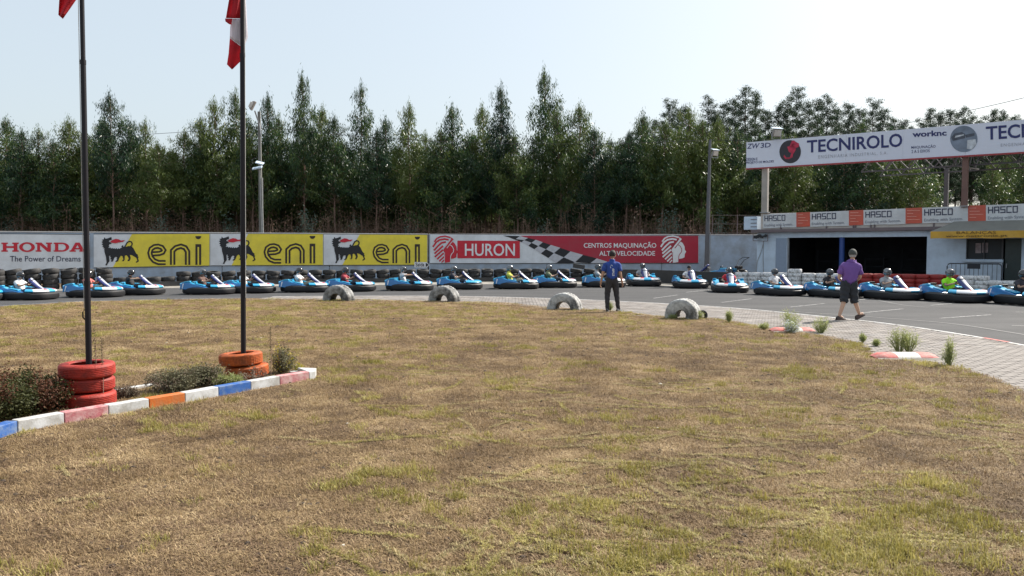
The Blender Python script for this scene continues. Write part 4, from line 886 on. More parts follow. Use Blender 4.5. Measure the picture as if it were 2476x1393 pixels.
# ------------------------------------------------------------------ flagpoles in painted tyres
M_pole = pm('black_pole_paint', (.008, .007, .011), .5, .2, 6, spec=.3)
FPL = G(208, 992, ZL); FPL = Vector(((207 - CX) / F * (FPL.y + .30), FPL.y + .30, 0)); FPR = G(592, 922, ZL); FPR = Vector(((588 - CX) / F * (FPR.y + .30), FPR.y + .30, 0))
print('flagpoles', FPL, FPR)
def flagpole(base, pxs, label, secs, z_end):
    # leans so that it passes through two pixels
    Y = base.y; a = at(*pxs[0], Y); b_ = at(*pxs[1], Y); d = (b_ - a) / (b_.z - a.z); foot = a - d * a.z
    e = empty('flagpole', (foot.x, foot.y, 0), 0, label, 'flagpole', 'black flagpoles in painted tyres')
    z = 0
    for r, z1 in secs:
        mb = MB(); mb.tube([d * z, d * z1], [r, r * .97], 16); mb.build('pole_section', M_pole, e, True); mb = MB(); mb.tube([d * (z1 - .03), d * (z1 + .02)], r * 1.06, 16); mb.build('collar', M_pole, e, True); z = z1
    mb = MB(); mb.tube([d * z, d * (z + .1)], [.03, .01], 10); mb.build('cap', M_pole, e, True)
    return e, d, foot
eL, dL, fL = flagpole(FPL, [(215, 885), (198, 0)], 'left black flagpole rising from the stack of red tyres', [(.034, 1.5), (.031, 4.05), (.026, 7.2)], 7.2)
eR, dR, fR = flagpole(FPR, [(588.5, 855), (586, 0)], 'right black flagpole rising from the orange tyres', [(.036, 1.6), (.036, 4.6), (.030, 8.2)], 8.2)
mb = MB(); p = dL * 1.18; mb.tube([p + Vector((-.04, 0, .0)), p + Vector((-.055, -.01, -.03)), p + Vector((-.055, -.01, -.09)), p + Vector((-.035, 0, -.12))], .008, 6); mb.build('cleat', M_pole, eL)
mb = MB(); mb.tube([dL * 1.2 + Vector((-.037, -.012, 0)), dL * 3.5 + Vector((-.036, -.012, 0)), dL * 7.1 + Vector((-.034, -.012, 0))], .004, 5); mb.build('halyard', pm('pale_cord', (.45, .44, .42), .8), eL)
mb = MB(); mb.tube([dR * 1.2 + Vector((.04, -.012, 0)), dR * 8 + Vector((.036, -.012, 0))], .004, 5); mb.build('halyard', MATS['pale_cord'], eR)
M_fr = pm('flag_red_cloth', (.50, .015, .03), .75, .12, 4, .3, 14); M_fw = pm('flag_white_cloth', (.62, .60, .66), .75, .05, 3, .3, 14)
for m_ in (M_fr, M_fw):
    b_ = m_.node_tree.nodes['Principled BSDF']; t_ = m_.node_tree; tl_ = t_.nodes.new('ShaderNodeBsdfTranslucent'); mx = t_.nodes.new('ShaderNodeMixShader'); mx.inputs[0].default_value = .4
    t_.links.new(b_.inputs['Base Color'].links[0].from_socket, tl_.inputs[0]); t_.links.new(b_.outputs[0], mx.inputs[1]); t_.links.new(tl_.outputs[0], mx.inputs[2]); t_.links.new(mx.outputs[0], t_.nodes['Material Output'].inputs[0])
def drape(name, rows, Y, mat, parent, base, amp=.05, ph=0.0, folds=2.2):
    n = 14; R_ = []
    rr = []
    for i in range(len(rows) - 1):
        for k in range(4): t = k / 4; rr.append(tuple(rows[i][j] * (1 - t) + rows[i + 1][j] * t for j in range(3 + (len(rows[0]) > 3))))
    rr.append(rows[-1])
    for r in rr:
        row = []
        for k in range(n + 1):
            a = k / n; y2 = r[2] if len(r) < 4 else r[2] + (r[3] - r[2]) * a
            p = at(r[0] + (r[1] - r[0]) * a, y2, Y + amp * math.sin(a * folds * 6.28 + ph + y2 * .012)); row.append(p - base)
        R_.append(row)
    mb = MB(); mb.grid(R_); o = mb.build(name, mat, parent, True, recalc=False)
    s_ = o.modifiers.new('thickness', 'SOLIDIFY'); s_.thickness = .003; return o
bL = at(150, 0, FPL.y); f1 = empty('flag', tuple(bL), 0, 'red flag hanging limp left of the left flagpole, mostly above the picture', 'flag')
drape('cloth', [(165, 200, -330, -330), (150, 197, -160, -160), (145, 193, -40, -25), (143, 187, 2, -5), (141, 152, 36, 46)], FPL.y, M_fr, f1, bL, .04, 0, 1.2)
bR = at(570, 60, FPR.y); f2 = empty('flag', tuple(bR), 0, 'red and white flag hanging limp beside the right flagpole', 'flag')
drape('red_cloth', [(566, 586, -240, -240), (560, 586, -100, -100), (553.5, 586, 0, 0), (546, 584, 44, 45)], FPR.y + .02, M_fr, f2, bR, .03, 0, 1.3)
drape('folded_corner', [(544, 562, 45, 45), (545, 560, 52, 55), (553, 560, 58, 60)], FPR.y - .03, M_fr, f2, bR, .01, 0, 1)
drape('white_cloth', [(560, 584, 45.5, 45.5), (557, 584, 66, 66), (556, 583, 92, 112)], FPR.y + .03, M_fw, f2, bR, .02, 1, 1)
drape('red_cloth', [(556, 583, 92.5, 112.5), (553, 583, 130, 138), (549, 582, 156, 148), (561, 564, 168, 166)], FPR.y + .03, M_fr, f2, bR, .015, 2, 1)
drape('white_cloth', [(586, 590, -240, -240), (587, 594, 0, 0), (587, 599, 85, 90), (589, 591, 108, 110)], FPR.y + .10, M_fw, f2, bR, .02, 0, 1)
# red and orange tyres round the poles
def pole_tyre(me, x, y, z, tilt, label, cat='tyre', group=None):
    o = link('tyre', me, None, (x, y, z), tilt); tag(o, label, 'tyre', group); return o
def fine_tyre(name, r, h, mat, lat=False):
    p = [(r * .60, h * .10), (r * .62, h * .02), (r * .80, 0), (r * .93, h * .05), (r * .985, h * .14)]
    for g in (.24, .36, .48, .60, .72): p += [(r, h * (g - .035)), (r * .978, h * (g - .02)), (r * .978, h * (g + .02)), (r, h * (g + .035))]
    p += [(r * .985, h * .86), (r * .93, h * .95), (r * .80, h), (r * .62, h * .98), (r * .60, h * .90), (r * .68, h * .82), (r * .86, h * .72), (r * .86, h * .28), (r * .68, h * .18)]
    mod = (lambda k, j, rr: rr * (.978 if (4 < j < 25 and k % 2) else 1)) if lat else None
    return MB().lathe(p, 96 if lat else 48, closed=True, mod=mod).mesh(name, mat, True)
TRd = fine_tyre('red_pole_tyre', .302, .168, M_tred); TOr = fine_tyre('orange_pole_tyre', .30, .175, M_to, True)
for k, nm in enumerate(('bottom', 'middle', 'top')):
    pole_tyre(TRd, FPL.x - .01 + (.008, -.02, 0)[k] , FPL.y + rnd.uniform(-.02, .02), ZL + .002 + .170 * k, (rnd.uniform(-.02, .02), rnd.uniform(-.02, .03), k * 2.0), '%s red painted tyre of the three stacked round the left flagpole' % nm, group='red tyres round the left flagpole')
pole_tyre(TOr, FPR.x + .02, FPR.y + .02, ZL - .15, (.02, .03, 0), 'bottom orange painted tyre round the right flagpole, hidden by weeds', group='orange tyres round the right flagpole')
pole_tyre(TOr, FPR.x + .03, FPR.y + .02, ZL + .015, (-.03, -.06, 1), 'middle orange painted tyre round the right flagpole', group='orange tyres round the right flagpole')
pole_tyre(TOr, FPR.x - .05, FPR.y, ZL + .19, (-.05, .03, 2), 'top orange painted tyre round the right flagpole', group='orange tyres round the right flagpole')
for p_ in (FPL, FPR):
    mb = MB(); mb.lathe([(0.0, .0), (.19, .0), (.20, -.03)], 24, (p_.x, p_.y, ZL + (.34 if p_ is FPL else .22))); o = mb.build('soil', M_dirt, None, True); tag(o, kind='structure')
# ------------------------------------------------------------------ painted kerb of the flag bed
M_k = {'w': M_white, 'b': pm('kerb_blue_paint', (.015, .09, .33), .6, .12, 6, .2, 50, dirt=(.12, .18, .3), dirt_amt=.2, dscale=9), 'r': pm('kerb_faded_red', (.38, .12, .135), .75, .15, 6, .2, 50, dirt=(.5, .33, .32), dirt_amt=.3, dscale=9),
       'o': pm('kerb_orange_paint', (.50, .12, .012), .6, .12, 6, .2, 50, dirt=(.4, .15, .05), dirt_amt=.2, dscale=9)}
kb = G(762, 917, ZL); KB = empty('painted_kerb', (kb.x, kb.y, ZL), 0, 'low flowerbed kerb painted in white, blue, faded red and orange lengths', 'kerb')
kpts = [(-330, 1170, 'w'), (-150, 1108, 'r'), (-70, 1082, 'b'), (43, 1046, 'w'), (156, 1025, 'r'), (263, 1006, 'w'), (361, 989, 'o'), (448, 974, 'w'), (529, 958.5, 'b'), (607, 944, 'w'), (677, 931, 'r'), (748, 919, None)]
for (x0, y0, c_), (x1, y1, _) in zip(kpts, kpts[1:]):
    a = G(x0, y0, ZL) - Vector(KB.location); b_ = G(x1, y1, ZL) - Vector(KB.location); d = b_ - a; u_ = d.normalized(); n_ = Vector((-u_.y, u_.x, 0))
    mb = MB(); mb.box((a + b_) / 2 + n_ * .06 + Vector((0, 0, .055)), (d.length - .006, .12, .13), Matrix.Rotation(math.atan2(d.y, d.x), 3, 'Z')); mb.build('kerb_stone', M_k[c_], KB, bevel=.008)
a = G(748, 919, ZL) - Vector(KB.location); b_ = G(763, 916, ZL) - Vector(KB.location); mb = MB(); mb.add([a, b_, b_ + Vector((-.05, .26, 0)), a + Vector((-.28, .42, 0))] + [v + Vector((0, 0, .115)) for v in (a, b_, b_ + Vector((-.05, .26, 0)), a + Vector((-.28, .42, 0)))], [(0, 1, 5, 4), (1, 2, 6, 5), (2, 3, 7, 6), (3, 0, 4, 7), (4, 5, 6, 7)]); mb.build('corner_stone', M_white, KB, bevel=.008)
# back edge of the bed
for (x0, y0), (x1, y1) in (((700, 906), (735, 903)), ((272, 952), (345, 940)), ((345, 940), (430, 928)), ((160, 970), (272, 952))):
    a = G(x0, y0, ZL) - Vector(KB.location); b_ = G(x1, y1, ZL) - Vector(KB.location); d = b_ - a
    mb = MB(); mb.box((a + b_) / 2 + Vector((0, 0, .02)), (d.length, .08, .06), Matrix.Rotation(math.atan2(d.y, d.x), 3, 'Z')); mb.build('back_kerb_stone', M_white, KB, bevel=.008)
# ------------------------------------------------------------------ karts (local: x forward, y left)
M_kb = pm('kart_bumper_plastic', (.012, .012, .014), .55, .2, 4, .1, 20); M_kblue = pm('kart_blue', (.012, .155, .41), .28, .12, 3, coat=.5); M_kcy = pm('kart_cyan', (.03, .34, .58), .28, .1, 3, coat=.5)
M_kwh = pm('kart_white', (.72, .73, .75), .28, .05, 3, coat=.5); M_kr = pm('kart_red_sticker', (.50, .03, .05), .4, .2, 9); M_kbl = pm('kart_black_part', (.018, .018, .02), .5, .2, 6); M_rim = pm('kart_rim', (.4, .4, .42), .35, .1, 4, metal=.8)
M_navyp = pm('kart_navy', (.02, .03, .16), .3, .1, 4, coat=.4)
def se(t, a, b, n=3.0):
    c, s = math.cos(t), math.sin(t); return (a * math.copysign(abs(c) ** (2 / n), c), b * math.copysign(abs(s) ** (2 / n), s))
def make_kart():
    K = empty('racing_kart', (0, 0, 0), 0, 'x', 'kart', 'blue and white rental karts lined up on the track')
    NB = 48; mb = MB(); ring = [(0.0, .05), (-.025, .12), (-.015, .23), (.05, .285), (.13, .27), (.15, .12), (.10, .05), (.03, .040)]
    rows = []
    for k in range(NB):
        t = 2 * math.pi * k / NB; row = []
        for dd, z in ring:
            x, y = se(t, 1.10 - dd, .72 - dd); zz_ = z * (1 - .12 * (math.cos(t) > .5)); row.append((x, y, zz_))
        rows.append(row)
    vs = [p for r in rows for p in r]; n = len(ring); mb.add(vs, [(k * n + j, ((k + 1) % NB) * n + j, ((k + 1) % NB) * n + (j + 1) % n, k * n + (j + 1) % n) for k in range(NB) for j in range(n)])
    mb.build('bumper', M_kb, K, True)
    mb = MB(); mb.box((.1, 0, .07), (1.7, .62, .02)); 
    for s in (-1, 1): mb.tube([(-.95, s * .3, .1), (.2, s * .34, .1), (.9, s * .25, .1)], .018, 6)
    mb.tube([(-.72, -.6, .14), (-.72, .6, .14)], .02, 6); mb.build('chassis', M_kbl, K)
    for s in (-1, 1):
        y1, y0 = s * .70, s * .42
        mb = MB(); mb.prism([(-1.0, .22), (-1.03, .38), (-.93, .47), (-.62, .46), (-.40, .40), (-.05, .33), (.18, .27), (.26, .20), (.1, .17), (-.5, .17)], y0, y1, 0, s * .16); sp = mb.build('side_pod', M_kblue, K, True, bevel=.02)
        mb = MB(); mb.prism([(-.98, .475), (-.62, .475), (-.42, .41), (-.46, .395), (-.64, .455), (-.96, .46)], s * .40, s * .66, 0, s * .1); mb.build('pod_top', M_kcy, K, True); mb = MB(); mb.box((-.16, s * .50, .375), (.42, .2, .05), Matrix.Rotation(.16, 3, 'Y')); mb.box((-.72, s * .56, .49), (.30, .14, .05), Matrix.Rotation(-.1, 3, 'Y')); mb.build('side_fairing', M_kcy, K, True, bevel=.02)
        yy = s * .628; mb = MB(); v = [(-.93, yy + s * .012, .24), (-.70, yy + s * .012, .22), (-.68, yy - s * .018, .41), (-.90, yy - s * .018, .43)]; v = [(x, y + s * .022, z) for x, y, z in v]; mb.add(v + [(x, y - s * .01, z) for x, y, z in v], [(0, 1, 2, 3), (7, 6, 5, 4), (0, 4, 5, 1), (1, 5, 6, 2), (2, 6, 7, 3), (3, 7, 4, 0)]); mb.build('number_plate', M_kwh, K)
        mb = MB(); v = [(-.62, yy + s * .03, .22), (-.05, yy + s * .035, .22), (-.02, yy + s * .022, .29), (-.56, yy + s * .004, .38)]; mb.add(v + [(x, y - s * .008, z) for x, y, z in v], [(0, 1, 2, 3), (7, 6, 5, 4), (0, 4, 5, 1), (1, 5, 6, 2), (2, 6, 7, 3), (3, 7, 4, 0)]); mb.build('sponsor_sticker', M_navyp, K)
    # wheels
    tp = [(.075, -.07), (.12, -.095), (.135, -.08), (.14, -.05), (.14, .05), (.135, .08), (.12, .095), (.075, .07), (.07, 0)]
    tyr = MB().lathe([(r, z * 1.1) for r, z in tp], 20, (0, 0, 0), Matrix.Rotation(math.pi / 2, 3, 'X'), closed=True).mesh('kart_tyre', M_kbl, True)
    rimm = MB().lathe([(0, -.03), (.04, -.04), (.072, -.07), (.078, -.06), (.072, 0), (.078, .06), (.072, .07), (.04, .04), (0, .03)], 16, (0, 0, 0), Matrix.Rotation(math.pi / 2, 3, 'X')).mesh('kart_rim', M_rim, True)
    for x, y in ((-.72, .50), (-.72, -.50), (.60, .50), (.60, -.50)):
        wh = link('wheel', tyr, K, (x, y, .142)); link('rim', rimm, wh)
    # nose
    rows = []; NN = 32
    prof = [(.02, .262), (-.005, .295), (.05, .345), (.16, .375), (.30, .375), (.36, .33)]
    for k in range(NN + 1):
        t = math.radians(-74 + 148 * k / NN); row = []; wav = .045 * math.cos(t * 2.4) 
        for dd, z in prof:
            x, y = se(t, 1.08 - dd, .70 - dd * .75, 2.6); row.append((x, y, z + wav * (z - .235) * 6 * .4 + .03 * abs(math.sin(t)) ** 3))
        rows.append(row)
    mb = MB(); n = len(prof); mb.add([p for r in rows for p in r], [(k * n + j, k * n + j + 1, (k + 1) * n + j + 1, (k + 1) * n + j) for k in range(NN) for j in range(n - 1)],0)
    mi = []
    for k in range(NN):
        a = abs(k + .5 - NN / 2) / (NN / 2)
        for j in range(n - 1): mi.append(1 if a < .14 else ((2 if j >= 2 and a < .34 else 0) if a < .78 else 1))
    mb.m = mi; mb.build('nose_cone', [M_kwh, M_kcy, M_kr], K, True)
    mb = MB(); mb.prism([(.45, .2), (.45, .31), (.75, .30), (.8, .22)], -.3, .3); mb.build('foot_tray', M_kbl, K)
    # front fairing
    L = [(.86, .30, .09), (.70, .37, .11), (.48, .51, .15), (.30, .65, .17), (.20, .73, .155), (.17, .76, .10)]
    rows = []
    for x, z, wd in L: rows.append([(x - .05 * abs(u) ** 2, u * wd, z - .03 * abs(u) ** 2) for u in (-1, -.6, -.2, .2, .6, 1)])
    mb = MB(); mb.grid(rows); fr = mb.build('front_fairing', M_navyp, K, True); s_ = fr.modifiers.new('thickness', 'SOLIDIFY'); s_.thickness = .05; s_.offset = -1
    rows = [[(x + .012 - .05 * abs(u * .62) ** 2, u * wd * .46, z + .010 - .03 * abs(u * .6) ** 2) for u in (-1, -.4, .4, 1)] for x, z, wd in L]
    mb = MB(); mb.grid(rows); mb.build('fairing_panel', pm('fairing_pale_panel', (.36, .38, .44), .35, .15, 14, coat=.3), fr, True)
    # seat, wheel, engine, tank
    mb = MB(); rows = []
    for x, z, wd in ((.02, .14, .12), (-.1, .12, .17), (-.3, .12, .19), (-.42, .2, .2), (-.50, .36, .2), (-.56, .5, .16)):
        rows.append([(x + .04 * abs(u), u * wd, z + .13 * abs(u) ** 2.5) for u in (-1, -.75, -.4, 0, .4, .75, 1)])
    mb.grid(rows); st_ = mb.build('seat', M_kbl, K, True); s_ = st_.modifiers.new('thickness', 'SOLIDIFY'); s_.thickness = .02
    Rw = Matrix.Rotation(math.radians(48), 3, 'Y'); mb = MB(); mb.lathe([(.15 + .014 * math.cos(a), .014 * math.sin(a)) for a in [2 * math.pi * k / 8 for k in range(8)]], 24, (.16, 0, .60), Matrix.Rotation(math.radians(-42), 3, 'Y'), closed=True)
    for a in (0, 2.1, 4.2): mb.bar((.16, 0, .60), Vector((.16, 0, .60)) + Matrix.Rotation(math.radians(-42), 3, 'Y') @ Vector((.14 * math.cos(a), .14 * math.sin(a), 0)), .018)
    mb.bar((.16, 0, .6), (.55, 0, .2), .022); mb.build('steering_wheel', M_kbl, K, True)
    mb = MB(); mb.box((-.78, -.28, .34), (.32, .26, .26)); mb.box((-.80, -.28, .50), (.2, .2, .08)); 
    for k in range(5): mb.box((-.66 + .0, -.28, .26 + .04 * k), (.22, .3, .012))
    mb.tube([(-.9, -.1, .3), (-.95, .1, .36), (-.95, .3, .38)], .05, 8); mb.build('engine', M_kbl, K, bevel=.015)
    mb = MB(); mb.box((-.80, .22, .42), (.26, .30, .10)); mb.box((-.80, -.02, .44), (.2, .16, .05)); mb.build('rear_cover', M_kcy, K, bevel=.03)
    mb = MB(); 
    for s in (-1, 1): mb.tube([(-1.02, s * .62, .2), (-1.06, s * .55, .42), (-1.0, s * .35, .44)], .022, 6)
    mb.tube([(-1.05, -.5, .40), (-1.05, .5, .40)], .02, 6); mb.build('rear_frame', M_kcy, K)
    return K
KART0 = make_kart()

# ------------------------------------------------------------------ people
def skin_arrays(V, E, Rr, roots=(0,), sub=1):
    me = bpy.data.meshes.new('sk'); me.from_pydata([tuple(v) for v in V], E, []); ob = bpy.data.objects.new('sk', me); COL.objects.link(ob)
    ob.modifiers.new('skin', 'SKIN').use_smooth_shade = True
    if not me.skin_vertices: me.skin_vertices.new() if hasattr(me.skin_vertices, 'new') else None
    for i, d in enumerate(me.skin_vertices[0].data):
        r = Rr[i]; d.radius = r if isinstance(r, tuple) else (r, r); d.use_root = i in roots
    s = ob.modifiers.new('sub', 'SUBSURF'); s.levels = sub; s.render_levels = sub
    dg = bpy.context.evaluated_depsgraph_get(); ev = ob.evaluated_get(dg); m2 = ev.to_mesh()
    vs = [v.co.copy() for v in m2.vertices]; fs = [tuple(p.vertices) for p in m2.polygons]; ev.to_mesh_clear()
    bpy.data.objects.remove(ob); bpy.data.meshes.remove(me); return vs, fs
def head_arrays(c, yaw=0.0, r=.098, face=True):
    """a head with brow, nose, mouth, chin and ears; yaw turns it about z (0 looks along +x)"""
    vs = []; fs = []; NU, NV = 20, 16; Rz = Matrix.Rotation(yaw, 3, 'Z')
    for i in range(NV + 1):
        ph = math.pi * i / NV - math.pi / 2
        for j in range(NU):
            th = 2 * math.pi * j / NU; x = math.cos(ph) * math.cos(th); y = math.cos(ph) * math.sin(th); z = math.sin(ph)
            fr = max(0, x); jaw = max(0, -z)
            X = x * r * (1.0 - .12 * jaw) + fr * .006; Y = y * r * .78 * (1 - .28 * jaw); Z = z * r * 1.18
            if face and abs(y) < .2 and x > .8: X += .022 * math.exp(-((z + .12) / .16) ** 2) * (1 - abs(y) / .2)
            if face and x > .6: X -= .008 * math.exp(-((z - .08) / .1) ** 2) * (abs(y) > .15); X += .007 * math.exp(-((z + .42) / .1) ** 2) * (abs(y) < .3)
            if abs(abs(y) - 1) < .08 and abs(z) < .25: Y *= 1.14
            vs.append(Rz @ Vector((X, Y, Z)) + Vector(c))
    for i in range(NV):
        for j in range(NU): fs.append((i * NU + j, i * NU + (j + 1) % NU, (i + 1) * NU + (j + 1) % NU, (i + 1) * NU + j))
    return vs, fs
def seg_dist(p, a, b):
    ab = b - a; t = max(0, min(1, (p - a).dot(ab) / max(1e-9, ab.dot(ab)))); return (p - (a + ab * t)).length
class Body:
    def __init__(s, J, bones, fingers=(), head=None, head_yaw=0, sub=2):
        names = list(J); V = [Vector(J[n][0]) for n in names]; ix = {n: i for i, n in enumerate(names)}
        s.vs, s.fs = skin_arrays(V, [(ix[a], ix[b]) for a, b, _ in bones], [J[n][1] for n in names], (0,), sub)
        seg = [(Vector(J[a][0]), Vector(J[b][0]), r, (J[a][1] if not isinstance(J[a][1], tuple) else J[a][1][0])) for a, b, r in bones]
        s.reg = []
        for f in s.fs:
            c = sum((s.vs[i] for i in f), Vector()) / len(f); best = min(seg, key=lambda q: seg_dist(c, q[0], q[1]) / (q[3] + .02)); s.reg.append(best[2])
        for chain in fingers:
            n = len(chain); v2, f2 = skin_arrays([Vector(p) for p, r in chain], [(i, i + 1) for i in range(n - 1)], [r for p, r in chain], (0,), 1); b = len(s.vs); s.vs += v2; s.fs += [tuple(b + i for i in f) for f in f2]; s.reg += ['skin'] * len(f2)
        if head is not None:
            v2, f2 = head_arrays(head, head_yaw); b = len(s.vs); s.vs += v2; s.fs += [tuple(b + i for i in f) for f in f2]; s.reg += ['skin'] * len(f2)
    def body_mesh(s, name, mats):        # mats: region -> material
        keys = list(mats); me = bpy.data.meshes.new(name); me.from_pydata([tuple(v) for v in s.vs], [], s.fs)
        for k in keys: me.materials.append(mats[k])
        me.polygons.foreach_set('material_index', [keys.index(r) if r in keys else 0 for r in s.reg]); me.polygons.foreach_set('use_smooth', [True] * len(me.polygons)); me.update(); return me
    def cloth(s, name, regs, mat, off=.012, parent=None):
        fs = [f for f, r in zip(s.fs, s.reg) if r in regs]; used = sorted({i for f in fs for i in f}); mp = {i: k for k, i in enumerate(used)}
        nr = {i: Vector() for i in used}
        for f in fs:
            a, b, c = s.vs[f[0]], s.vs[f[1]], s.vs[f[2]]; n = (b - a).cross(c - a)
            if n.length > 0: n.normalize()
            for i in f: nr[i] += n
        for i in used:
            if nr[i].length > 0: nr[i].normalize()
        rr = random.Random(len(used))
        me = bpy.data.meshes.new(name); me.from_pydata([tuple(s.vs[i] + nr[i] * (off + .35 * off * math.sin(s.vs[i].z * 47 + s.vs[i].x * 31 + s.vs[i].y * 23))) for i in used], [], [tuple(mp[i] for i in f) for f in fs])
        me.materials.append(mat); me.polygons.foreach_set('use_smooth', [True] * len(me.polygons)); me.update()
        o = link(name, me, parent); so_ = o.modifiers.new('thickness', 'SOLIDIFY'); so_.thickness = .006; so_.offset = 1; return o
def hand(wr, d, side, curl=.5, up=Vector((0, 0, 1)), s=1.0, palm_n=None):
    """palm chain end and five finger chains; d = direction of the hand, side = direction from little finger to thumb"""
    d = Vector(d).normalized(); side = (Vector(side) - d * Vector(side).dot(d)).normalized(); pn = d.cross(side).normalized()
    if palm_n is not None and pn.dot(Vector(palm_n)) < 0: pn = -pn
    wr = Vector(wr); ch = []
    for k, (o_, L_) in enumerate(((-.030, .062), (-.010, .074), (.010, .078), (.030, .070))):
        p0 = wr + d * .045 * s + side * o_ * .7 * s; p1 = wr + d * .088 * s + side * o_ * s; p2 = p1 + (d * math.cos(curl * .7) + pn * math.sin(curl * .7)) * L_ * .52 * s; p3 = p2 + (d * math.cos(curl * 1.7) + pn * math.sin(curl * 1.7)) * L_ * .5 * s
        ch.append([(p0, .010), (p1, .0095), (p2, .0085), (p3, .0065)])
    t0_ = wr + d * .02 * s + side * .022 * s; t1 = wr + d * .05 * s + side * .045 * s + pn * .01; t2 = t1 + (d * .8 + side * .25 + pn * .4).normalized() * .034 * s; ch.append([(t0_, .012), (t1, .011), (t2, .008)])
    return ch
M_skin = pm('skin_tan', (.40, .235, .16), .55, .08, 8); M_skin2 = pm('skin_light', (.50, .31, .22), .55, .08, 8); M_hair = pm('dark_hair', (.012, .009, .008), .7, .3, 30, .5, 60)
M_vis = pm('helmet_visor', (.008, .008, .010), .08, .1, 2, coat=1.0)
def seated(pose):
    if pose == 'normal': el, wr, hd = (-.14, .30, .53), (.05, .165, .60), (.13, .145, .64)
    elif pose == 'straight': el, wr, hd = (-.10, .26, .68), (.12, .18, .70), (.20, .16, .70)
    else: el, wr, hd = (-.18, .31, .50), (.04, .20, .45), (.10, .18, .42)
    J = {'pelvis': ((-.24, 0, .25), .135), 'spine': ((-.31, 0, .42), .135), 'chest': ((-.36, 0, .60), .145), 'neckbase': ((-.35, 0, .73), .075), 'neck': ((-.32, 0, .80), .052), 'skull': ((-.30, 0, .90), .07)}
    bones = [('pelvis', 'spine', 'shirt'), ('spine', 'chest', 'shirt'), ('chest', 'neckbase', 'shirt'), ('neckbase', 'neck', 'skin'), ('neck', 'skull', 'skin')]; fing = []
    for s, n in ((1, 'L'), (-1, 'R')):
        m = lambda p: (p[0], p[1] * s, p[2])
        J['sh' + n] = (m((-.35, .19, .67)), .072); up = Vector((-.35, .19, .67)).lerp(Vector(el), .55)
        J['ua' + n] = (m(up), .05); J['el' + n] = (m(el), .042); J['wr' + n] = (m(wr), .027); J['hd' + n] = (m(Vector(wr).lerp(Vector(hd), .55)), .032)
        J['hp' + n] = ((-.20, s * .10, .24), .10); J['kn' + n] = ((.20, s * .19, .43), .068); J['an' + n] = ((.56, s * .13, .22), .042); J['to' + n] = ((.68, s * .14, .30), .035)
        bones += [('chest', 'sh' + n, 'shirt'), ('sh' + n, 'ua' + n, 'shirt'), ('ua' + n, 'el' + n, 'skin'), ('el' + n, 'wr' + n, 'skin'), ('wr' + n, 'hd' + n, 'skin'), ('pelvis', 'hp' + n, 'trousers'), ('hp' + n, 'kn' + n, 'trousers'), ('kn' + n, 'an' + n, 'shin'), ('an' + n, 'to' + n, 'shoe')]
        fing += hand(m(wr), Vector(m(hd)) - Vector(m(wr)), (0, -s * .6, 1), 1.1, palm_n=(0, -s, -.2))
    return Body(J, bones, fing, sub=2)
BODIES = {p: seated(p) for p in ('normal', 'straight', 'low')}
M_trs = pm('dark_trousers', (.03, .032, .045), .8, .15, 9); M_shoe = pm('dark_shoe', (.03, .03, .032), .6)
def helmet_meshes():
    vs, rows = [], []
    NU, NV = 24, 16; mb = MB(); R_ = []
    for i in range(NV + 1):
        ph = math.pi * (i / NV) * .80 + .0; row = []
        for j in range(NU + 1):
            th = 2 * math.pi * j / NU; x = math.sin(ph) * math.cos(th); y = math.sin(ph) * math.sin(th); z = math.cos(ph)
            X = x * .152 * (1.0 + .12 * max(0, -z) * max(0, x) + .05 * max(0, x)); row.append((X, y * .128, z * .142))
        R_.append(row)
    mb.grid(R_); shell = mb.mesh('helmet_shell', [M_kbl], True, recalc=False)
    mb = MB(); R_ = []
    for i in range(6):
        ph = math.radians(66 + 36 * i / 5); row = []
        for j in range(13):
            th = math.radians(-62 + 124 * j / 12); x = math.sin(ph) * math.cos(th); y = math.sin(ph) * math.sin(th); z = math.cos(ph); row.append((x * .152 * (1.05 + .1 * max(0, -z)) + .004, y * .134, z * .143))
        R_.append(row)
    mb.grid(R_); vis_ = mb.mesh('visor', [M_vis], True, recalc=False)
    mb = MB(); R_ = [[(-.02 + .13 * math.cos(a) * k_, w_ * .9, .128 * math.sin(a) * 1.02 + .016) for w_ in (-.022, 0, .022)] for k_, a in [(1.0, math.radians(35 + 110 * i / 8)) for i in range(9)]]
    mb.grid(R_); stripe = mb.mesh('helmet_stripe', [M_kwh], True, recalc=False)
    return shell, vis_, stripe
HS, HV, HST = helmet_meshes()
HM = {'silver': pm('helmet_silver', (.16, .165, .175), .16, .1, 4, metal=.6, coat=.6), 'grey': pm('helmet_grey', (.05, .053, .06), .22, .1, 4, coat=.8), 'black': pm('helmet_black', (.02, .02, .023), .18, .1, 4, coat=1.0)}
SHIRTS = {'white': (.68, .68, .70), 'salmon': (.62, .16, .14), 'black': (.02, .02, .024), 'brown': (.10, .055, .045), 'plaid': (.28, .03, .045), 'grey': (.34, .35, .37), 'yellow': (.62, .60, .10), 'olive': (.15, .17, .10), 'ltgrey': (.48, .49, .52), 'red': (.55, .03, .045), 'neon': (.30, .80, .02), 'dark': (.035, .032, .045)}
def shirt_mat(c): return pm('shirt_' + c, SHIRTS[c], .85, .1, 7, .25, 25)
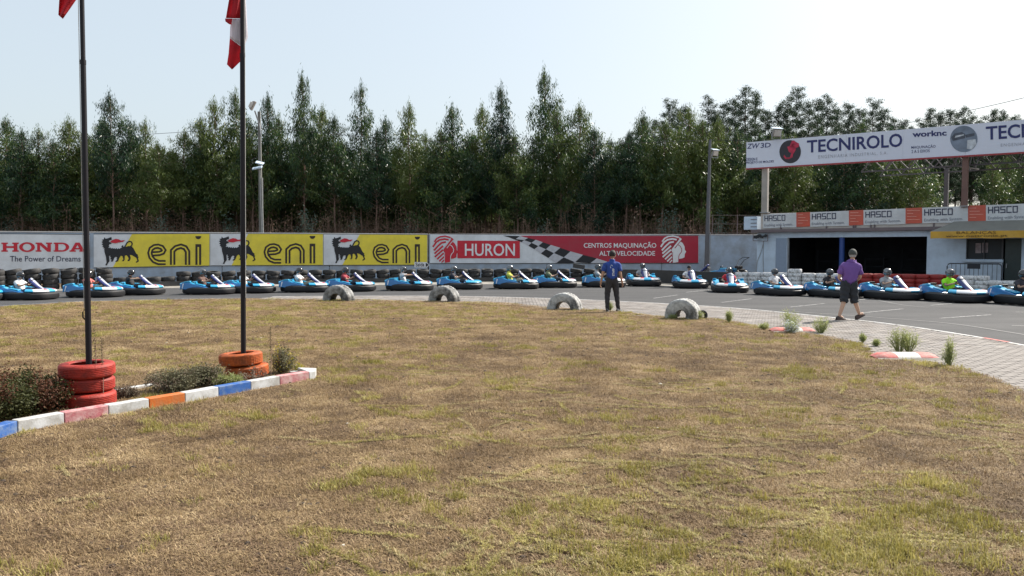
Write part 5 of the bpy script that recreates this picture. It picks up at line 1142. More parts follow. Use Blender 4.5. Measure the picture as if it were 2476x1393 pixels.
def place_driver(P, rz, pose, shirt, helm, hyaw, label, trs=None, skin=None, S_=1.0):
    e = empty('person', tuple(P), rz, label, 'person', 'kart drivers in helmets'); e.scale = (S_, S_, S_); B_ = BODIES[pose]; sk = skin or M_skin
    body = link('body', B_.body_mesh('driver_body', {'skin': sk, 'shirt': shirt_mat(shirt), 'trousers': trs or M_trs, 'shin': sk if (len(label) % 2) else (trs or M_trs), 'shoe': M_shoe}), e)
    B_.cloth('shirt', ('shirt',), shirt_mat(shirt), .014, e); B_.cloth('trousers', ('trousers',), trs or M_trs, .012, e); B_.cloth('shoes', ('shoe',), M_shoe, .008, e)
    v2, f2 = head_arrays((0, 0, 0), hyaw, .092); mb = MB(); mb.add(v2, f2); h = mb.build('head', sk, e, True, recalc=False); h.location = (-.29, 0, .925)
    if helm:
        hs = link('helmet', HS, e, (-.295, 0, .950), (0, -.05, hyaw)); hs.material_slots[0].link = 'OBJECT'; hs.material_slots[0].material = HM[helm]
        link('visor', HV, hs)
    else:
        cap_on(e, (-.29, 0, .93), hyaw)
    return e
def cap_on(e, c, yaw, mat=None, r=.1, brim=True):
    mb = MB(); R_ = []
    for i in range(8):
        ph = math.radians(100 * i / 7); R_.append([(math.sin(ph) * math.cos(t) * r * 1.08, math.sin(ph) * math.sin(t) * r * .9, math.cos(ph) * r * 1.15 + .02) for t in [2 * math.pi * j / 20 for j in range(21)]])
    mb.grid(R_); o = mb.build('cap', mat or pm('black_cap', (.02, .02, .022), .8), e, True, recalc=False); o.location = c; o.rotation_euler = (0, 0, yaw)
    if brim:
        mb = MB(); mb.grid([[(.08 + k * .03, u * (.075 - k * .018), .045 - k * .006 - .01 * u * u) for u in (-1, -.5, 0, .5, 1)] for k in range(4)]); b_ = mb.build('brim', mat or MATS['black_cap'], o, True, recalc=False); so_ = b_.modifiers.new('t', 'SOLIDIFY'); so_.thickness = .005
    return o
# px, py = centre of the kart on the ground, heading in degrees (0 = to the right, -90 = towards the camera)
KSC = [0.94, 0.94, 0.95, 0.95, 0.96, 0.96, 0.98, 0.98, 0.99, 0.99, 1.0, 1.0, 1.02, 1.04, 1.0, 0.98, 0.98, 1.0, 1.04, 1.06, 1.08]
KS = 1.04
karts = [
 (-58, 727, -2, 'normal', 'dark', 'black', 'kart cut off by the left margin with only its nose showing', 'driver of the kart cut off by the left margin'),
 (68, 724, -4, 'normal', 'white', 'black', 'kart nearest the left margin driven by a man in white', 'white-shirted helmeted driver nearest the left margin'),
 (232, 718, -3, 'normal', 'salmon', 'silver', 'kart behind the left flagpole with a salmon-shirted driver', 'helmeted driver in salmon shirt half hidden by the left flagpole'),
 (334, 712.5, -2, 'straight', 'black', 'black', 'kart just right of the left flagpole, driver in sleeveless black', 'driver in black with arms stretched, under the first dog emblem'),
 (507, 711, -4, 'normal', 'brown', 'silver', 'kart just left of the right flagpole with a driver in dark brown', 'dark brown clad driver left of the right flagpole'),
 (606, 708, -2, 'normal', 'white', 'silver', 'kart half hidden by the right flagpole', 'driver hidden partly by the right flagpole'),
 (740, 706, -4, 'normal', 'white', 'black', 'kart left of the leftmost half-buried tyre, driver in white T-shirt', 'white T-shirt driver before the middle yellow banner'),
 (851, 704, -3, 'normal', 'plaid', 'black', 'kart behind the leftmost half-buried tyre, driver in dark red', 'driver in dark red behind the leftmost half-buried tyre'),
 (991, 702, -4, 'straight', 'ltgrey', 'silver', 'kart below the exit sign, driver with outstretched arms', 'light grey shirted driver with outstretched arms below the exit sign'),
 (1112, 699, -3, 'normal', 'dark', 'silver', 'all-cyan nosed kart behind the second half-buried tyre', 'driver in dark clothes behind the second half-buried tyre'),
 (1248, 698, -4, 'normal', 'yellow', 'silver', 'kart with a driver in pale yellow below the chequered strip start', 'pale yellow shirted driver below the chequered strip'),
 (1342, 695, -4, 'normal', 'olive', 'silver', 'kart above the whitest half-buried tyre, driver in olive', 'olive shirted driver above the whitest half-buried tyre'),
 (1460, 694, -8, 'normal', 'grey', 'grey', 'kart hidden behind the man in the blue staff shirt', 'grey shirted driver hidden behind the man in the blue shirt'),
 (1556, 691, -88, 'low', 'grey', 'silver', 'kart right of the man in blue, nose turned to the viewer', 'grey shirted driver just right of the man in blue'),
 (1669, 696, -90, 'low', 'white', None, 'kart facing the viewer below the dark leaning pole, driver without full helmet', 'driver in white with dark cap below the dark leaning pole'),
 (1764, 706, -99, 'low', 'red', 'silver', 'kart facing straight at the viewer with a driver in red and white', 'driver in red and white before the white tyre stacks'),
 (1885, 713.5, -64, 'low', 'white', 'grey', 'kart in front of the left white tyre stacks', 'driver in white and purple before the left white tyre stacks'),
 (2019, 718, -68, 'normal', 'black', 'grey', 'kart partly hidden behind the man in purple', 'black clad driver beside the man in purple'),
 (2159, 723, -72, 'normal', 'grey', 'silver', 'kart in front of the red tyre stacks', 'grey clad driver before the red tyre stacks'),
 (2312, 729, -75, 'normal', 'neon', 'silver', 'kart driven by a person in neon green', 'neon green shirted driver before the crowd barrier'),
 (2492, 737, -77, 'normal', 'dark', 'black', 'kart cut off by the right margin', 'driver of the kart cut off by the right margin'),
]
for i, (px, py, hd_, pose, sh, hm, kl, dl) in enumerate(karts):
    p = G(px, py); rz = math.radians(hd_); KS = KSC[i]
    k = KART0 if i == 0 else copy_tree(KART0)
    k.location = (p.x, p.y, .006); k.rotation_euler = (0, 0, rz); k.scale = (KS * .95, KS * 1.07, KS * 1.10); k['label'] = 'blue and white ' + kl
    place_driver((p.x, p.y, .006), rz, pose, sh, hm, rnd.uniform(-.35, .35) + (.2 if hd_ < -20 else -.2), dl, pm('beige_shorts', (.3, .27, .2), .85) if i in (2, 6, 10) else (pm('denim', (.06, .09, .17), .85) if i in (1, 13) else None), M_skin2 if i % 3 == 0 else M_skin, KS)
    if i == 9:
        for ch in k.children:
            if ch.name.startswith('nose_cone'):
                for q_ in range(len(ch.material_slots)): ch.material_slots[q_].link = 'OBJECT'; ch.material_slots[q_].material = M_kcy
sp_ = copy_tree(KART0); p = G(1741, 690); sp_.location = (p.x, p.y + 1.6, .25); sp_.rotation_euler = (0, .08, math.radians(150)); sp_.scale = (KS,) * 3; sp_['label'] = 'empty spare blue kart parked behind the tall black rubber belt'; sp_['group'] = 'x'; del sp_['group']
mb = MB(); mb.box((0, 0, .13), (1.2, .9, .25)); o = mb.build('kart_stand', M_kbl, bevel=.02); o.location = (p.x, p.y + 1.6, 0); tag(o, 'low black stand under the spare kart behind the rubber belt', 'stand')
# hand cart by the wall
p = wallB.P(1786, 664, 1.4); hc = empty('lawn_mower', (p.x, p.y, 0), .3, 'black lawn mower with tubular handle standing by the plain white wall', 'lawn mower')
mb = MB(); mb.box((0, 0, .42), (.7, .5, .3)); mb.box((0, 0, .66), (.4, .35, .22)); mb.build('deck', M_kbl, hc, bevel=.05)
for x in (-.3, .3): link('wheel', MB().lathe([(.03, -.04), (.2, -.05), (.24, 0), (.2, .05), (.03, .04)], 16, (x, -.3, .24), Matrix.Rotation(math.pi / 2, 3, 'X')).mesh('mower_wheel', M_kbl, True), hc)
mb = MB(); mb.tube([(-.2, .1, .6), (.35, .5, 1.15), (.7, .6, 1.3), (.7, -.6 + .5, 1.3), (.35, -.1, 1.15), (-.2, -.2, .6)], .02, 6); mb.build('handle', M_kbl, hc)

# the two men on foot; local frame x right, y away, z up
M_jean = pm('black_jeans', (.028, .026, .030), .85, .2, 9, .3, 30); M_bs = pm('blue_staff_shirt', (.018, .055, .26), .85, .1, 7, .3, 18); M_ps = pm('purple_polo', (.15, .07, .27), .85, .1, 7, .3, 18); M_shorts = pm('charcoal_shorts', (.022, .026, .034), .85, .15, 9, .3, 25)
def standing(J2, regs):
    return J2, regs
a = G(1479, 754.5, ZL)
man = empty('person', (a.x, a.y, ZL), 0, 'man standing with his back turned in blue staff T-shirt, black jeans and dark shoes', 'person')
J = {'pelvis': ((0, 0, .93), .125), 'waist': ((0, 0, 1.05), .12), 'chest': ((0, .01, 1.26), .142), 'neckbase': ((.0, .01, 1.44), .075), 'neck': ((.01, .02, 1.50), .054), 'skull': ((.02, .03, 1.58), .06)}
bn = [('pelvis', 'waist', 'shirt'), ('waist', 'chest', 'shirt'), ('chest', 'neckbase', 'shirt'), ('neckbase', 'neck', 'skin'), ('neck', 'skull', 'skin')]
def limbs(J, bn, n, sh, ua, el, wr, hd, hp, kn, an, to, leg1, leg2, shoe='shoe', knr=.066):
    for k, v, r in (('sh', sh, .068), ('ua', ua, .054), ('el', el, .042), ('wr', wr, .029), ('hd', hd, .034), ('hp', hp, .098), ('kn', kn, knr), ('cf', tuple((Vector(kn) * .7 + Vector(an) * .3) + Vector((0, -.02, 0))), .058), ('an', an, .04), ('to', to, .04)): J[k + n] = (v, r)
    bn += [('chest', 'sh' + n, 'shirt'), ('sh' + n, 'ua' + n, 'shirt'), ('ua' + n, 'el' + n, 'skin'), ('el' + n, 'wr' + n, 'skin'), ('wr' + n, 'hd' + n, 'skin'), ('pelvis', 'hp' + n, 'trousers'), ('hp' + n, 'kn' + n, 'trousers'), ('kn' + n, 'cf' + n, leg1), ('cf' + n, 'an' + n, leg2), ('an' + n, 'to' + n, shoe)]
limbs(J, bn, 'L', (-.185, 0, 1.38), (-.235, -.01, 1.22), (-.275, -.02, 1.08), (-.315, .02, .86), (-.325, .03, .80), (-.09, 0, .88), (-.13, .02, .48), (-.13, -.02, .09), (-.10, .13, .05), 'trousers', 'trousers')
limbs(J, bn, 'R', (.185, 0, 1.38), (.215, -.01, 1.22), (.245, -.02, 1.08), (.30, .03, .87), (.315, .04, .81), (.09, 0, .88), (.15, .05, .48), (.19, .02, .09), (.27, .13, .05), 'trousers', 'trousers')
fg = hand((-.315, .02, .86), (-.01, .01, -.06), (.2, 1, 0), .55, palm_n=(1, 0, 0)) + hand((.30, .03, .87), (.02, .02, -.06), (-.2, 1, 0), .55, palm_n=(-1, 0, 0))
b1 = Body(J, bn, fg, (.025, .04, 1.655), math.radians(35)); link('body', b1.body_mesh('staff_man_body', {'skin': M_skin, 'shirt': M_bs, 'trousers': M_jean, 'shoe': M_shoe}), man)
sh_ = b1.cloth('shirt', ('shirt',), M_bs, .020, man); b1.cloth('jeans', ('trousers',), M_jean, .012, man)
def shoe(parent, c, yaw, mat, L_=.28, pitch=0, sole=None):
    mb = MB(); rows = []
    for x, w_, h_ in ((-.09, .028, .07), (-.07, .036, .10), (0.0, .038, .095), (.07, .045, .07), (.14, .046, .055), (.18, .03, .04)):
        rows.append([(x, w_ * math.cos(t), max(0.0, h_ * math.sin(t))) for t in [math.pi * k / 8 for k in range(9)]])
    mb.grid(rows); R_ = Matrix.Rotation(yaw, 4, 'Z') @ Matrix.Rotation(pitch, 4, 'Y'); mb.box((.045, 0, .0), (.27, .088, .022)); o = mb.build('shoe', mat, parent, True); o.location = c; o.rotation_euler = R_.to_euler(); return o
M_shoe2 = pm('white_soled_shoe', (.10, .10, .105), .6); M_sole = pm('white_sole', (.6, .6, .58), .6)
for c, yw in (((-.13, -.02, .012), math.radians(75)), ((.19, .0, .012), math.radians(52))):
    o = shoe(man, c, yw, M_shoe2); mb = MB(); mb.box((.045, 0, -.002), (.275, .096, .014)); mb.build('sole', M_sole, o, bevel=.005)
def hair_on(e, c, yaw, mat, r=.104, low=115, rough=.006):
    mb = MB(); R_ = []; rr = random.Random(3)
    for i in range(12):
        ph = math.radians(low * i / 11); row = []
        for j in range(25):
            t = 2 * math.pi * j / 24; ft = max(0, math.cos(t)); lim = 1 - .42 * ft; p_ = ph * lim; k_ = 1 + rr.uniform(-rough, rough) * 8
            row.append((math.sin(p_) * math.cos(t) * r * 1.06 * k_ - .006, math.sin(p_) * math.sin(t) * r * .88 * k_, math.cos(p_) * r * 1.22 * k_ + .004))
        row[-1] = row[0]; R_.append(row)
    mb.grid(R_); o = mb.build('hair', mat, e, True, recalc=False); o.location = c; o.rotation_euler = (0, 0, yaw); return o
hair_on(man, (.025, .04, 1.662), math.radians(35), M_hair)
# lettering on the shirt back
class Flat:
    def __init__(s, f): s.f = f
cu = bpy.data.curves.new('staff', 'FONT'); cu.body = 'STAFF'; cu.size = .095; cu.offset = .002; ob = bpy.data.objects.new('t', cu); me = bpy.data.meshes.new_from_object(ob)
bpy.context.view_layer.update(); dg = bpy.context.evaluated_depsgraph_get(); ev = sh_.evaluated_get(dg)
def on_back(x, z, lift=.004):
    ok, p_, n_, i_ = ev.ray_cast(Vector((x, -1, z)), Vector((0, 1, 0))); return Vector((x, (p_.y if ok else -.14) - lift, z))
vv = []; mw = man.location
for v in me.vertices: vv.append(on_back(.055 - v.co.y * .9, 1.05 + v.co.x * .86))
m2 = bpy.data.meshes.new('shirt_print'); m2.from_pydata([tuple(v) for v in vv], [], [tuple(p.vertices) for p in me.polygons]); m2.materials.append(M_kwh); link('shirt_lettering', m2, man)
mb = MB()
for a0_, a1_, r_ in ((.3, 2.4, .035), (2.2, 4.4, .028)):
    pts = [(-.035 + r_ * math.cos(a0_ + (a1_ - a0_) * k / 6), 1.31 + r_ * 1.4 * math.sin(a0_ + (a1_ - a0_) * k / 6)) for k in range(7)]
    for (x0, z0), (x1, z1) in zip(pts, pts[1:]): mb.add([on_back(x0, z0), on_back(x1, z1), on_back(x1 + .008, z1 + .01), on_back(x0 + .008, z0 + .01)], [(0, 1, 2, 3)])
mb.build('shirt_logo', M_kwh, man, recalc=False)
bpy.data.objects.remove(ob)

a = G(2052, 774.5, ZL); man2 = empty('person', (a.x, a.y, ZL + .012), 0, 'older man walking right in purple polo shirt, dark shorts, sandals and grey cap, holding papers', 'person')
J = {'pelvis': ((-.01, 0, .93), .13), 'waist': ((0, 0, 1.06), .135), 'chest': ((.015, .01, 1.27), .155), 'neckbase': ((.06, .03, 1.45), .08), 'neck': ((.075, .04, 1.52), .058), 'skull': ((.09, .05, 1.60), .06)}
bn = [('pelvis', 'waist', 'shirt'), ('waist', 'chest', 'shirt'), ('chest', 'neckbase', 'shirt'), ('neckbase', 'neck', 'skin'), ('neck', 'skull', 'skin')]
limbs(J, bn, 'L', (-.165, .03, 1.37), (-.225, .03, 1.21), (-.245, .06, 1.08), (-.12, .26, 1.0), (-.06, .31, .99), (-.10, 0, .88), (-.12, .02, .50), (-.25, -.01, .10), (-.12, .05, .04), 'shin', 'shin', 'sock')
limbs(J, bn, 'R', (.205, -.02, 1.37), (.255, -.02, 1.21), (.275, .02, 1.08), (.27, .22, .98), (.24, .27, .97), (.085, 0, .88), (.15, .04, .50), (.30, .06, .13), (.41, .08, .16), 'shin', 'shin', 'sock')
fg = hand((-.12, .26, 1.0), (.06, .05, -.01), (0, 0, 1), .9, palm_n=(0, -1, 0)) + hand((.27, .22, .98), (-.03, .05, -.01), (0, 0, 1), 1.0, palm_n=(-1, -.5, 0))
b2 = Body(J, bn, fg, (.095, .06, 1.665), math.radians(50)); link('body', b2.body_mesh('walking_man_body', {'skin': M_skin2, 'shirt': M_ps, 'trousers': M_shorts, 'shin': M_skin2, 'sock': M_skin2}), man2)
b2.cloth('polo_shirt', ('shirt',), M_ps, .024, man2); b2.cloth('shorts', ('trousers',), M_shorts, .035, man2)
M_sandal = pm('brown_sandal', (.05, .03, .025), .6, .2, 9)
shoe(man2, (-.25, -.01, .0), math.radians(18), M_sandal); shoe(man2, (.285, .06, .045), math.radians(14), M_sandal, pitch=-.45)
M_cap = pm('grey_cap', (.05, .055, .05), .8, .1, 9); M_ghair = pm('grey_hair', (.32, .31, .30), .8, .2, 40)
hair_on(man2, (.095, .06, 1.660), math.radians(50), M_ghair, .095, 118); cap_on(man2, (.095, .06, 1.672), math.radians(50), M_cap, .113)
mb = MB(); mb.add([Vector(man2.location) + Vector(v) for v in ((.17, .25, 1.02), (.31, .27, 1.05), (.27, .28, .80), (.20, .26, .82))], [(0, 1, 2, 3)]); o = mb.build('paper_sheets', M_pw, recalc=False); so_ = o.modifiers.new('t', 'SOLIDIFY'); so_.thickness = .004; tag(o, 'white paper sheets held in the right hand of the man in purple', 'papers')
# ------------------------------------------------------------------ foliage
def leaf_mat(name, stops, trans=.35, rough=.5, sc=.6, obj_rand=True):
    m = bpy.data.materials.new(name); m.use_nodes = True; t = m.node_tree; b = t.nodes['Principled BSDF']
    n = noise_nodes(t, sc, 4, 'World', .6); geo = t.nodes.new('ShaderNodeNewGeometry'); oi = t.nodes.new('ShaderNodeObjectInfo')
    a = t.nodes.new('ShaderNodeMath'); a.operation = 'MULTIPLY_ADD'; t.links.new(geo.outputs['Random Per Island'], a.inputs[0]); a.inputs[1].default_value = .35; t.links.new(n.outputs['Fac'], a.inputs[2])
    a2 = t.nodes.new('ShaderNodeMath'); a2.operation = 'MULTIPLY_ADD'; t.links.new(oi.outputs['Random'], a2.inputs[0]); a2.inputs[1].default_value = .55 if obj_rand else 0; t.links.new(a.outputs[0], a2.inputs[2])
    c = ramp(t, a2.outputs[0], stops); t.links.new(c, b.inputs['Base Color']); b.inputs['Roughness'].default_value = rough
    b.inputs['Specular IOR Level'].default_value = .4
    tr = t.nodes.new('ShaderNodeBsdfTranslucent'); t.links.new(c, tr.inputs[0]); mx = t.nodes.new('ShaderNodeMixShader'); mx.inputs[0].default_value = trans
    t.links.new(b.outputs[0], mx.inputs[1]); t.links.new(tr.outputs[0], mx.inputs[2]); t.links.new(mx.outputs[0], t.nodes['Material Output'].inputs[0]); return m
M_euc = leaf_mat('eucalyptus_leaf', [(.40, (.009, .026, .020)), (.68, (.020, .052, .025)), (.95, (.050, .093, .026)), (1.0, (.10, .135, .033))], .35, .42)
M_eucb = leaf_mat('blue_eucalyptus_leaf', [(.35, (.05, .09, .07)), (.9, (.13, .19, .15))], .3, .4)
M_dead = leaf_mat('dead_leaf', [(.35, (.042, .024, .018)), (.6, (.088, .052, .037)), (.95, (.19, .125, .085))], .25, .8)
M_pine = leaf_mat('pine_needles', [(.35, (.016, .034, .022)), (.9, (.042, .070, .036))], .2, .6)
M_bark = pm('eucalyptus_bark', (.24, .155, .12), .9, .35, 3, .4, 20); M_twig = pm('dead_twig', (.24, .15, .115), .9, .3, 4); M_pbark = pm('pine_bark', (.075, .05, .042), .95, .25, 3, .4, 20)
def leaves(rng, C, n, sig, L, Wd, droop=.8, flat=False):
    """n narrow diamond leaves scattered around every centre in C"""
    C = np.repeat(np.asarray(C), n, 0); N = len(C); P = C + rng.normal(0, 1, (N, 3)) * sig
    d = rng.normal(0, 1, (N, 3)); d[:, 2] = d[:, 2] * .5 - droop * 2.2; d /= np.linalg.norm(d, axis=1)[:, None]
    s = np.cross(d, rng.normal(0, 1, (N, 3))); s /= np.linalg.norm(s, axis=1)[:, None] + 1e-9
    ll = L * rng.uniform(.6, 1.3, (N, 1)); ww = Wd * rng.uniform(.7, 1.3, (N, 1))
    V = np.stack([P, P + d * ll * .45 + s * ww, P + d * ll, P + d * ll * .45 - s * ww], 1).reshape(-1, 3); Fq = np.arange(N * 4).reshape(-1, 4); return V, Fq
def euc_variant(k, H=13.0, dens=1.0, lowcut=.30):
    rng = np.random.default_rng(100 + k); r = random.Random(100 + k); C = []; tw = MB()
    tp = [(0, 0, 0)]; x = y = 0
    for i in range(1, 9): x += r.uniform(-.12, .12); y += r.uniform(-.12, .12); tp.append((x, y, H * i / 8 * .97))
    trunk = MB(); trunk.tube(tp, [.085 * (1 - i / 9.5) + .008 for i in range(9)], 7)
    def on(t): i = min(7, int(t * 8)); f = t * 8 - i; return Vector(tp[i]).lerp(Vector(tp[i + 1]), f)
    nb = int(64 * dens); a = r.uniform(0, 6)
    lob = [(r.uniform(.35, .9), r.uniform(0, 6.28), r.uniform(.7, 1.35)) for _ in range(5)]
    for i in range(nb):
        t = lowcut + (1 - lowcut) * (i / nb) ** .9; a += 2.4 + r.uniform(-.5, .5); base = on(min(.995, t))
        Rr = (2.25 * (1 - ((t - lowcut) / (1 - lowcut))) ** .70 + .12) * r.uniform(.5, 1.15)
        for lt_, la_, lk in lob:
            if abs(t - lt_) < .1 and math.cos(a - la_) > .2: Rr *= lk
        up = r.uniform(.25, .75) if t < .85 else 1.3; tip = base + Vector((math.cos(a) * Rr, math.sin(a) * Rr, Rr * up))
        trunk.tube([base, base.lerp(tip, .55) + Vector((0, 0, .08)), tip], [.02, .012, .004], 4, cap=False)
        m = max(2, int(Rr * 3.6))
        for q in range(m):
            f = .35 + .65 * (q + r.random()) / m; c = base.lerp(tip, f); C.append((c.x + r.uniform(-.15, .15), c.y + r.uniform(-.15, .15), c.z - .05))
    for q in range(4): c = on(.97); C.append((c.x, c.y, H * (.955 + .05 * q / 3)))
    C = np.array(C); V, Fq = leaves(rng, C, 30, np.array([.19, .19, .24]), .30, .030, .75)
    cen = np.repeat(C, 30, 0); shr = np.clip((H * 1.02 - cen[:, 2]) / (H * .16), .38, 1)[:, None, None]; V4 = V.reshape(-1, 4, 3); V = (cen[:, None, :] + (V4 - cen[:, None, :]) * np.concatenate([shr, shr, np.ones_like(shr)], 2)).reshape(-1, 3)
    crown = np_mesh('eucalyptus_crown', V, Fq, M_euc)
    # dead lower branches with brown leaves
    D = []; 
    for i in range(26):
        z = H * r.uniform(.03, lowcut + .12); base = on(z / H); a = r.uniform(0, 6.28); Rr = r.uniform(.35, 1.3); tip = base + Vector((math.cos(a) * Rr, math.sin(a) * Rr, Rr * r.uniform(-.2, .6)))
        tw.tube([base, base.lerp(tip, .5) + Vector((0, 0, .05)), tip], [.011, .008, .004], 3, cap=False)
        for q in range(3): s_ = base.lerp(tip, r.uniform(.3, 1)); e_ = s_ + Vector((r.uniform(-.3, .3), r.uniform(-.3, .3), r.uniform(-.25, .3))); tw.tube([s_, e_], [.006, .003], 3, cap=False); D.append(tuple(e_))
    V, Fq = leaves(rng, np.array(D), 9, .14, .16, .020, .7)
    tw_m = tw.mesh('dead_branch', M_twig, recalc=False)
    dm = np_mesh('dead_foliage', V, Fq, M_dead)
    return trunk.mesh('eucalyptus_trunk', M_bark, recalc=False), crown, tw_m, dm
EV = [euc_variant(k, 13.0, 1.0 + .12 * (k % 3), (.34, .42, .30, .46, .38, .33)[k]) for k in range(6)]
def euc(x, y, H, k, wd, rz, label, group):
    e = empty('eucalyptus_tree', (x, y, 0), rz, label, 'tree', group); s = H / 13.0; e.scale = (s * wd, s * wd, s)
    t, c, tw, dm = EV[k % 6]; link('trunk', t, e); link('crown', c, e); b = link('dead_branches', tw, e); link('dead_foliage', dm, b); return e
# front trees: tip pixel, distance, relative width
tips = [(-95, 300, 57), (-50, 330, 56), (12, 292, 58), (48, 322, 56), (92, 318, 57), (165, 298, 58), (125, 345, 56), (205, 330, 58), (240, 292, 60), (272, 232, 57), (310, 300, 60), (348, 298, 58), (392, 352, 56), (435, 322, 58), (480, 292, 58), (522, 250, 58),
        (566, 228, 59), (602, 300, 57), (643, 236, 58), (683, 288, 60), (735, 185, 58), (770, 265, 61), (803, 290, 58), (870, 210, 59), (905, 320, 57), (936, 292, 62), (985, 258, 58), (1032, 330, 61), (1098, 262, 58), (1068, 322, 57), (1140, 330, 60),
        (1176, 262, 60), (1208, 214, 58), (1248, 330, 57), (1325, 174, 60), (1290, 360, 58), (1355, 270, 58), (1405, 258, 59), (1440, 320, 57), (1480, 345, 60), (1515, 330, 57), (1548, 282, 58), (1600, 300, 57), (1640, 318, 60), (1665, 268, 58), (1700, 300, 57), (1738, 300, 58),
        (1790, 320, 58), (1835, 330, 60), (1880, 320, 58), (1925, 340, 57), (1975, 330, 60), (2040, 340, 57), (2095, 300, 58), (2150, 315, 60), (2205, 360, 57), (2395, 400, 57), (2440, 385, 60), (2480, 400, 58), (2530, 380, 60), (2590, 390, 59)]
land = [(-60, 'outside the left margin'), (110, 'behind the white lettered banner'), (205, 'beside the left flagpole'), (330, 'behind the first yellow banner'), (470, 'behind the first yellow banner'), (570, 'beside the right flagpole'), (640, 'at the lamp post'), (730, 'behind the middle yellow banner'), (900, 'behind the third yellow banner'),
        (1040, 'above the exit sign'), (1180, 'behind the red name box'), (1330, 'behind the chequered strip'), (1500, 'behind the red banner'), (1650, 'behind the second emblem'), (1740, 'by the dark pole'), (1870, 'behind the billboard left end'), (2100, 'behind the billboard middle'), (2500, 'behind the billboard right end')]
tr_ = random.Random(21); tips.sort()
for i, (px, py, Y) in enumerate(tips):
    p = at(px, py, Y); dsc = 'tall' if py < 240 else ('slender' if i % 3 == 0 else ('bushy' if i % 3 == 1 else 'mid-height'))
    lab = '%s eucalyptus %s, %s from the left in front' % (dsc, min(land, key=lambda q: abs(q[0] - px))[1], ordw(i))
    euc(p.x, Y, p.z + .25, tr_.randrange(6), tr_.uniform(.85, 1.15) * (.9 if py < 240 else 1.05) * 13.0 / (p.z + .25) * .97 if p.z > 4 else 1, tr_.uniform(0, 6), lab, 'eucalyptus trees behind the boundary wall')
# inner rows: the wood thickens behind
n2 = 0
for Y, step in ((61.5, 2.1), (65.5, 2.5), (70, 2.9)):
    x = -Y * .74
    while x < Y * (.52 if Y < 64 else .40):
        px = CX + x / Y * F; cap = 345 if px < 700 else 350
        H = at(px, tr_.uniform(cap - 20, 425), Y).z
        euc(x + tr_.uniform(-.7, .7), Y + tr_.uniform(-1.4, 1.4), H, tr_.randrange(6), tr_.uniform(.9, 1.2) * 13 / H * .95, tr_.uniform(0, 6), 'eucalyptus hidden among others deep inside the plantation behind the wall', 'inner eucalyptus trees of the plantation'); x += step * tr_.uniform(.8, 1.2); n2 += 1
print('trees', len(tips), n2)
# far wood as one mass
P, R_, S_, I_ = [], [], [], []
fv = []
for k in range(4):
    t, c, tw, dm = EV[k]
    me_ = bmesh.new()
    for m_ in (t, c, dm): me_.from_mesh(m_)
    m3_ = bpy.data.meshes.new('far_eucalyptus'); me_.to_mesh(m3_); me_.free(); nt_, nc_ = len(t.polygons), len(c.polygons)
    m3_.materials.append(M_bark); m3_.materials.append(M_euc); m3_.materials.append(M_dead)
    mi_ = np.zeros(len(m3_.polygons), np.int32); mi_[nt_:nt_ + nc_] = 1; mi_[nt_ + nc_:] = 2; m3_.polygons.foreach_set('material_index', mi_); fv.append(m3_)
for Y in (76, 83, 91, 100, 110):
    x = -Y * .8
    while x < Y * .30:
        px = CX + x / Y * F; H = at(px, tr_.uniform(370, 440), Y).z; P.append((x, Y + tr_.uniform(-2, 2), 0)); R_.append((0, 0, tr_.uniform(0, 6.28))); s = H / 13; S_.append((s * 1.1, s * 1.1, s)); I_.append(tr_.randrange(4)); x += 2.9 * tr_.uniform(.7, 1.3)
fw = scatter('far_wood', fv, P, R_, S_, I_); tag(fw, 'dense eucalyptus wood filling the background beyond the front rows', 'wood', kind='stuff')

# pines
def pine_variant(k, H=20.0):
    rng = np.random.default_rng(50 + k); r = random.Random(50 + k); tr = MB(); C = []
    tr.tube([(0, 0, 0), (r.uniform(-.2, .2), r.uniform(-.2, .2), H * .5), (r.uniform(-.3, .3), 0, H * .97)], [.17, .12, .02], 7)
    n = 40; a = r.uniform(0, 6)
    for i in range(n):
        t = .45 + .54 * i / n; a += 2.4 + r.uniform(-.4, .4); Rr = (2.3 * (1 - (t - .45) / .55) ** .7 + .3) * r.uniform(.5, 1.25); base = Vector((0, 0, t * H)); tip = base + Vector((math.cos(a) * Rr, math.sin(a) * Rr, Rr * .35))
        tr.tube([base, tip], [.04, .01], 4, cap=False)
        for q in range(max(2, int(Rr * 3.2))): f = .4 + .65 * r.random(); c = base.lerp(tip, f); C.append((c.x + r.uniform(-.2, .2), c.y + r.uniform(-.2, .2), c.z + r.uniform(0, .25)))
    C.append((0, 0, H * .97)); C.append((0, 0, H * .93)); C = np.array(C)
    V, Fq = leaves(rng, C, 90, np.array([.22, .22, .17]), .20, .032, -.35)
    for i in range(12): z = H * r.uniform(.15, .5); a = r.uniform(0, 6.28); L_ = r.uniform(.5, 1.6); tr.tube([(0, 0, z), (math.cos(a) * L_, math.sin(a) * L_, z + .2)], [.02, .006], 3, cap=False)
    return tr.mesh('pine_trunk', M_pbark, recalc=False), np_mesh('pine_crown', V, Fq, M_pine)
PV = [pine_variant(k) for k in range(4)]
ptips = [(1500, 352), (1528, 318), (1560, 300), (1585, 290), (1618, 243), (1640, 262), (1658, 256), (1690, 300), (1714, 236), (1732, 275), (1752, 246), (1778, 240), (1802, 213), (1828, 224), (1850, 262), (1882, 256), (1905, 240), (1930, 210), (1955, 245), (1978, 240), (2002, 234), (2025, 262), (2052, 248), (2080, 262), (2112, 241), (2138, 262), (2160, 282), (2185, 290),
         (2228, 290), (2252, 262), (2275, 272), (2300, 264), (2330, 262), (2352, 280), (2376, 290), (2402, 265), (2428, 272), (2455, 280), (2480, 288), (2510, 280), (2545, 290), (2590, 280)]
ptips += [(px_, 300 + (px_ * 7) % 40) for px_ in range(2190, 2500, 21)]
